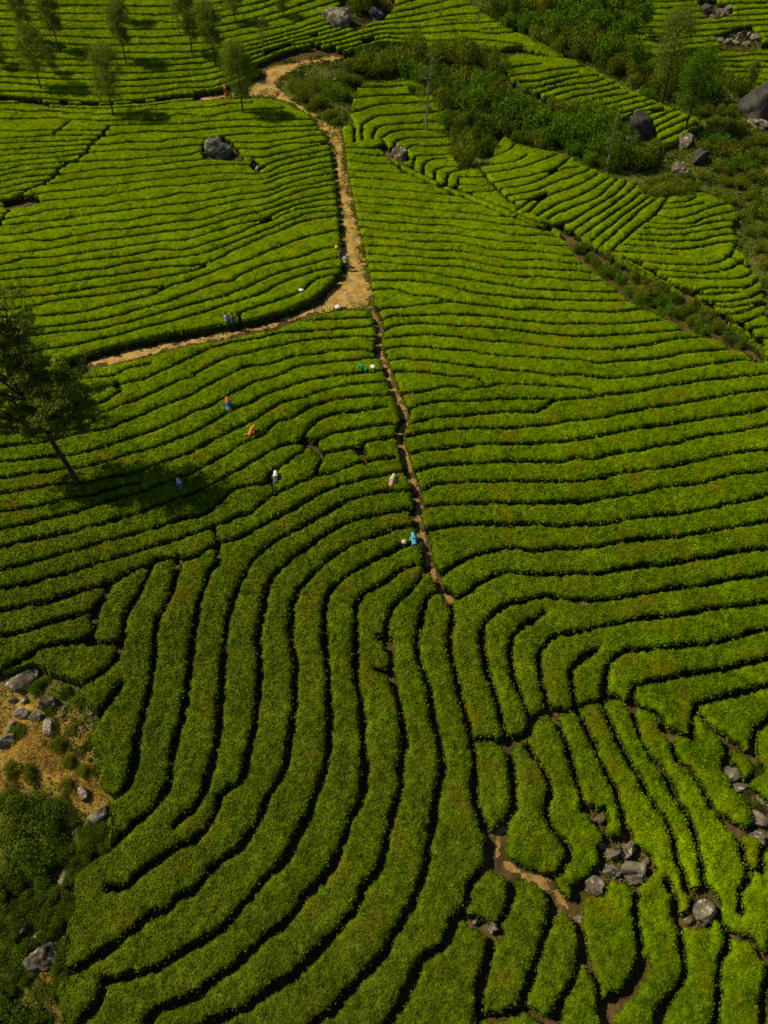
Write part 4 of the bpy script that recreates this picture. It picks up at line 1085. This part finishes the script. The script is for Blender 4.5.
def person(loc, face, bend, label, top, skirt, scarf=None, squat=0., trousers=False, reach=.6, group='tea pickers in the field'):
    """face: heading in radians (0 looks away from the camera, +Y); bend: torso lean in radians"""
    hip = .86 - squat * .42
    def T(d, side=0, out=0):  # point along the torso, d metres above the hips
        return Vector((side, math.sin(bend) * d + math.cos(bend) * out, hip + math.cos(bend) * d - math.sin(bend) * out))
    J = {}; E = []; R = {}
    def j(n_, p, r, par=None):
        J[n_] = (len(J), p); R[n_] = r
        if par: E.append((J[par][0], J[n_][0]))
    j('pelvis', Vector((0, 0, hip)), .13); j('waist', T(.16), .115, 'pelvis'); j('chest', T(.36), .14, 'waist'); j('neck0', T(.50), .07, 'chest')
    j('neck', T(.57, 0, .02), .052, 'neck0'); j('head', T(.68, 0, .04), .088, 'neck'); j('crown', T(.78, 0, .03), .075, 'head'); j('nose', T(.67, 0, .135), .022, 'head')
    for s in (-1, 1):
        S = 'L' if s < 0 else 'R'
        j('sh' + S, T(.47, s * .165), .06, 'chest'); el = T(.20, s * .24, .12); j('el' + S, el, .042, 'sh' + S)
        ha = el + Vector((-s * .06, .16 + reach * .10, -.12 + reach * .10)); j('wr' + S, ha, .027, 'el' + S)
        dr = (ha - el).normalized(); pm = ha + dr * .07; j('palm' + S, pm, .028, 'wr' + S)
        for q in range(4):
            off = Vector(((q - 1.5) * .019, 0, 0)); k1 = pm + dr * .045 + off; k2 = k1 + dr * (.028 + .006 * (1.5 - abs(q - 1.5))) + Vector((0, 0, -.018))
            j('f%d%s' % (q, S), k1, .0095, 'palm' + S); j('g%d%s' % (q, S), k2, .008, 'f%d%s' % (q, S))
        th = pm + Vector((-s * .042, 0, 0)) - dr * .02; j('t0' + S, th, .011, 'palm' + S); j('t1' + S, th + dr * .03 + Vector((0, 0, -.01)), .009, 't0' + S)
        j('hp' + S, Vector((s * .09, 0, hip - .04)), .10, 'pelvis'); j('kn' + S, Vector((s * .10, .06 + squat * .30, hip * .5 + .02)), .062, 'hp' + S)
        j('an' + S, Vector((s * .10, -.02, .09)), .038, 'kn' + S); j('to' + S, Vector((s * .11, .14, .035)), .030, 'an' + S)
    me = bpy.data.meshes.new('person'); names = list(J)
    me.from_pydata([J[n_][1][:] for n_ in names], E, []); me.materials.append(SKIN)
    o = bpy.data.objects.new('person', me); COL.objects.link(o)
    sk = o.modifiers.new('s', 'SKIN'); sk.use_smooth_shade = True; o.modifiers.new('u', 'SUBSURF').levels = 1
    for i, n_ in enumerate(names):
        v = me.skin_vertices[0].data[i]; v.radius = (R[n_], R[n_] * (.8 if n_ in ('chest', 'waist', 'pelvis') else 1)); v.use_root = (i == 0)
    dg = bpy.context.evaluated_depsgraph_get(); dg.update()
    m2 = bpy.data.meshes.new_from_object(o.evaluated_get(dg)); o.modifiers.clear(); o.data = m2
    if not m2.materials: m2.materials.append(SKIN)
    up = T(1) - T(0)
    loft([(T(-.05), .185, .15, up), (T(.1), .155, .13, up), (T(.3), .185, .15, up), (T(.44), .19, .14, up), (T(.52), .10, .08, up)], CL[top], 'shirt', o)
    for s in (-1, 1):
        a, b = T(.46, s * .17), T(.26, s * .235, .08); loft([(a, .075, .075, b - a), (a * .5 + b * .5, .065, .065, b - a), (b, .058, .058, b - a)], CL[top], 'sleeve', o, 10)
    if trousers:
        for s in (-1, 1):
            a, b, c = J['hp' + ('L' if s < 0 else 'R')][1], J['kn' + ('L' if s < 0 else 'R')][1], J['an' + ('L' if s < 0 else 'R')][1]
            loft([(a + Vector((0, 0, .06)), .12, .12, (0, 0, 1)), (b, .085, .085, (0, .1, 1)), (c + Vector((0, 0, .03)), .07, .07, (0, 0, 1))], CL[skirt], 'trouser_leg', o, 10)
    else:
        z = [hip + .06, hip - .08, hip * .5, .12]
        loft([((0, 0, z[0]), .16, .14, (0, 0, 1)), ((0, .0, z[1]), .20, .18, (0, 0, 1)), ((0, .06 + squat * .15, z[2]), .235, .22 + squat * .14, (0, 0, 1)), ((0, .02, z[3]), .25, .23, (0, 0, 1))], CL[skirt], 'skirt', o)
    if scarf:
        loft([(T(.80, 0, .015), .02, .02, up), (T(.785, 0, .01), .075, .08, up), (T(.72, 0, .0), .118, .118, up), (T(.62, 0, -.02), .125, .125, up), (T(.50, 0, -.06), .15, .14, up), (T(.34, 0, -.07), .19, .13, up)], CL[scarf], 'headscarf', o)
    else:
        loft([(T(.785, 0, .01), .02, .02, up), (T(.77, 0, .01), .07, .08, up), (T(.71, 0, 0), .10, .105, up), (T(.66, 0, -.03), .096, .085, up)], HAIR, 'hair', o)
    o.location = loc; o.rotation_euler = (0, 0, face)
    return tag(o, label, 'person', group)
def at(x, y, dz=0.):
    p = unproject([(x, y)])[0]; return (p[0], p[1], p[2] + dz)
def sack(x, y, r, cl, label, z=.0, cat='sack', name='sack', flatk=.7):
    """a tied cloth bundle: a lobed bag with a gathered neck"""
    bm = bmesh.new(); bmesh.ops.create_icosphere(bm, subdivisions=3, radius=1)
    for v in bm.verts:
        a = math.atan2(v.co.y, v.co.x); w_ = 1 + .07 * math.sin(a * 5) + .05 * math.sin(a * 3 + 1)
        if v.co.z > .55: w_ *= max(.18, 1 - (v.co.z - .55) * 1.9); v.co.z += (v.co.z - .55) * .8
        v.co.x *= w_; v.co.y *= w_ * .8; v.co.z *= flatk
    me = bpy.data.meshes.new(name); bm.to_mesh(me); bm.free(); me.materials.append(CL[cl])
    me.polygons.foreach_set('use_smooth', np.ones(len(me.polygons), bool))
    p = at(x, y, z); dep = float(depth_at(p[1])); R = r * dep / F
    o = link(name, me, loc=(p[0], p[1], p[2] + R * .5)); o.scale = (R, R, R); o.rotation_euler = (0, 0, random.random() * 6)
    return tag(o, label, cat)
# feet stand in the furrows, so the picked spot lies below the hedge tops
person(at(230, 417), .3, .45, 'person in a blue top and orange headscarf bent over the middle left hedges', 'blue', 'cream', 'orange')
person(at(251, 444), -.9, .75, 'person in an orange headscarf and maroon skirt holding a position above a pale sack', 'orange', 'maroon', 'orange')
person(at(277, 491), .1, .85, 'person with a white headscarf and grey top, lowest left picker outside the tree shadow', 'grey', 'grey', 'white')
person(at(184, 498), .6, .8, 'person in grey clothes working inside the shadow of the large tree', 'grey', 'grey', 'pale_blue')
person(at(391, 494), -.4, .8, 'person in pale pink clothes and cream headscarf left of the red footpath', 'pink', 'pink', 'cream')
person(at(414, 553), .2, .95, 'person in turquoise bent double at the foot of the red footpath', 'turquoise', 'navy', 'turquoise')
person(at(366, 379), 1.3, 1.1, 'person in bright green stooping over a hedge near the top of the footpath', 'green', 'dark_green', 'green')
person(at(340.5, 267), -1.0, .15, 'person in dark green with a yellow load at the edge of the dirt track', 'dark_green', 'dark_green', 'dark_green', group='people standing on the dirt track')
person(at(345.5, 271), .4, .1, 'person in a white top and navy trousers at the track edge', 'white', 'navy', None, trousers=True, group='people standing on the dirt track')
person(at(228, 330), .2, .1, 'person in a pale blue shirt on the lower dirt track', 'pale_blue', 'grey', None, trousers=True, group='people standing on the dirt track')
person(at(234, 331), -.3, .05, 'person in dark clothes standing right of the pale blue shirt on the track', 'grey', 'navy', None, trousers=True, group='people standing on the dirt track')
person(at(227, 96), 1.0, .5, 'person in orange-red sitting by the uppermost thin track', 'red', 'red', 'orange', squat=.8, group='people by the top track')
person(at(236, 96), -1.0, .5, 'person in green sitting by the uppermost thin track', 'green', 'green', 'green', squat=.8, group='people by the top track')
sack(247, 444, 3.0, 'white', 'pale sack on the hedge at the feet of the orange-clad picker', .6)
sack(404, 551, 3.2, 'cream', 'cream bundle left of the turquoise picker', .75)
sack(420.5, 548, 2.6, 'cream', 'small cream bundle right of the turquoise picker', .3)
sack(373, 376, 3.6, 'white', 'white sack beside the picker in bright green', .7, flatk=.45)
sack(379, 385, 2.2, 'pink', 'small pinkish sack below the white one beside the footpath', .3)
sack(338, 309, 3.6, 'white', 'white sack lying at the lower edge of the dirt track junction', 0.)
sack(302, 300, 3.0, 'white', 'white cloth bundle on the hedge above the lower dirt track', .8, flatk=.4)
sack(347.5, 139.5, 3.0, 'white', 'white sack at the corner of the small terrace beside the track', .2, flatk=.4)
sack(337, 258, 2.6, 'yellow', 'yellow load beside the person in dark green', .9)
p = at(581.5, 616); sg = random.Random(4)
sp = [tube([(0, 0, .3), (sg.uniform(-.1, .1), 0, .6), (sg.uniform(-.28, .28), sg.uniform(-.15, .15), 1.05 + sg.random() * .3)], [.03, .022, .012], 5) for _ in range(9)]
sv, sq = join(sp); tag(link('dead_bush', newmesh('dead_bush', sv, sq, mats=[flat('dead_twigs', (.46, .36, .22))]), loc=p), 'small bleached dead tea bush poking out of a row in the right field', 'dead bush')
sack(346, 294, 1.5, 'white', 'tiny white bag on the dirt track, left of the red stone', 0.)
# ------------------------------------------------------------------ light, sky, camera
wld = bpy.data.worlds.new('World'); scene.world = wld; wld.use_nodes = True
nt = wld.node_tree; bg = nt.nodes['Background']
sky = nt.nodes.new('ShaderNodeTexSky'); sky.sky_type = 'NISHITA'; sky.sun_disc = False
sky.sun_elevation = SUN_EL; sky.sun_rotation = SUN_AZ; sky.altitude = 1500; sky.air_density = 1.0; sky.dust_density = .6
nt.links.new(sky.outputs[0], bg.inputs[0]); bg.inputs[1].default_value = .065
sl = bpy.data.lights.new('sun', 'SUN'); sl.energy = 4.2; sl.angle = math.radians(.5); sl.color = (1.0, .89, .62)
so = bpy.data.objects.new('sun', sl); COL.objects.link(so)
sdir = Vector((math.sin(SUN_AZ) * math.cos(SUN_EL), math.cos(SUN_AZ) * math.cos(SUN_EL), math.sin(SUN_EL)))
so.rotation_euler = sdir.to_track_quat('Z', 'Y').to_euler(); so.location = sdir * 200
cam = bpy.data.cameras.new('camera'); co = bpy.data.objects.new('camera', cam); COL.objects.link(co)
cam.sensor_fit = 'VERTICAL'; cam.sensor_height = 36; cam.sensor_width = 27; cam.lens = F / H * 36
cam.clip_start = .5; cam.clip_end = 3000
co.location = (0, 0, CAMZ); co.rotation_euler = (PI / 2 - PITCH, 0, 0)
scene.camera = co
scene.view_settings.view_transform = 'Standard'; scene.view_settings.look = 'None'
scene.view_settings.exposure = 0.32; scene.view_settings.gamma = 1; scene.view_settings.use_curve_mapping = False
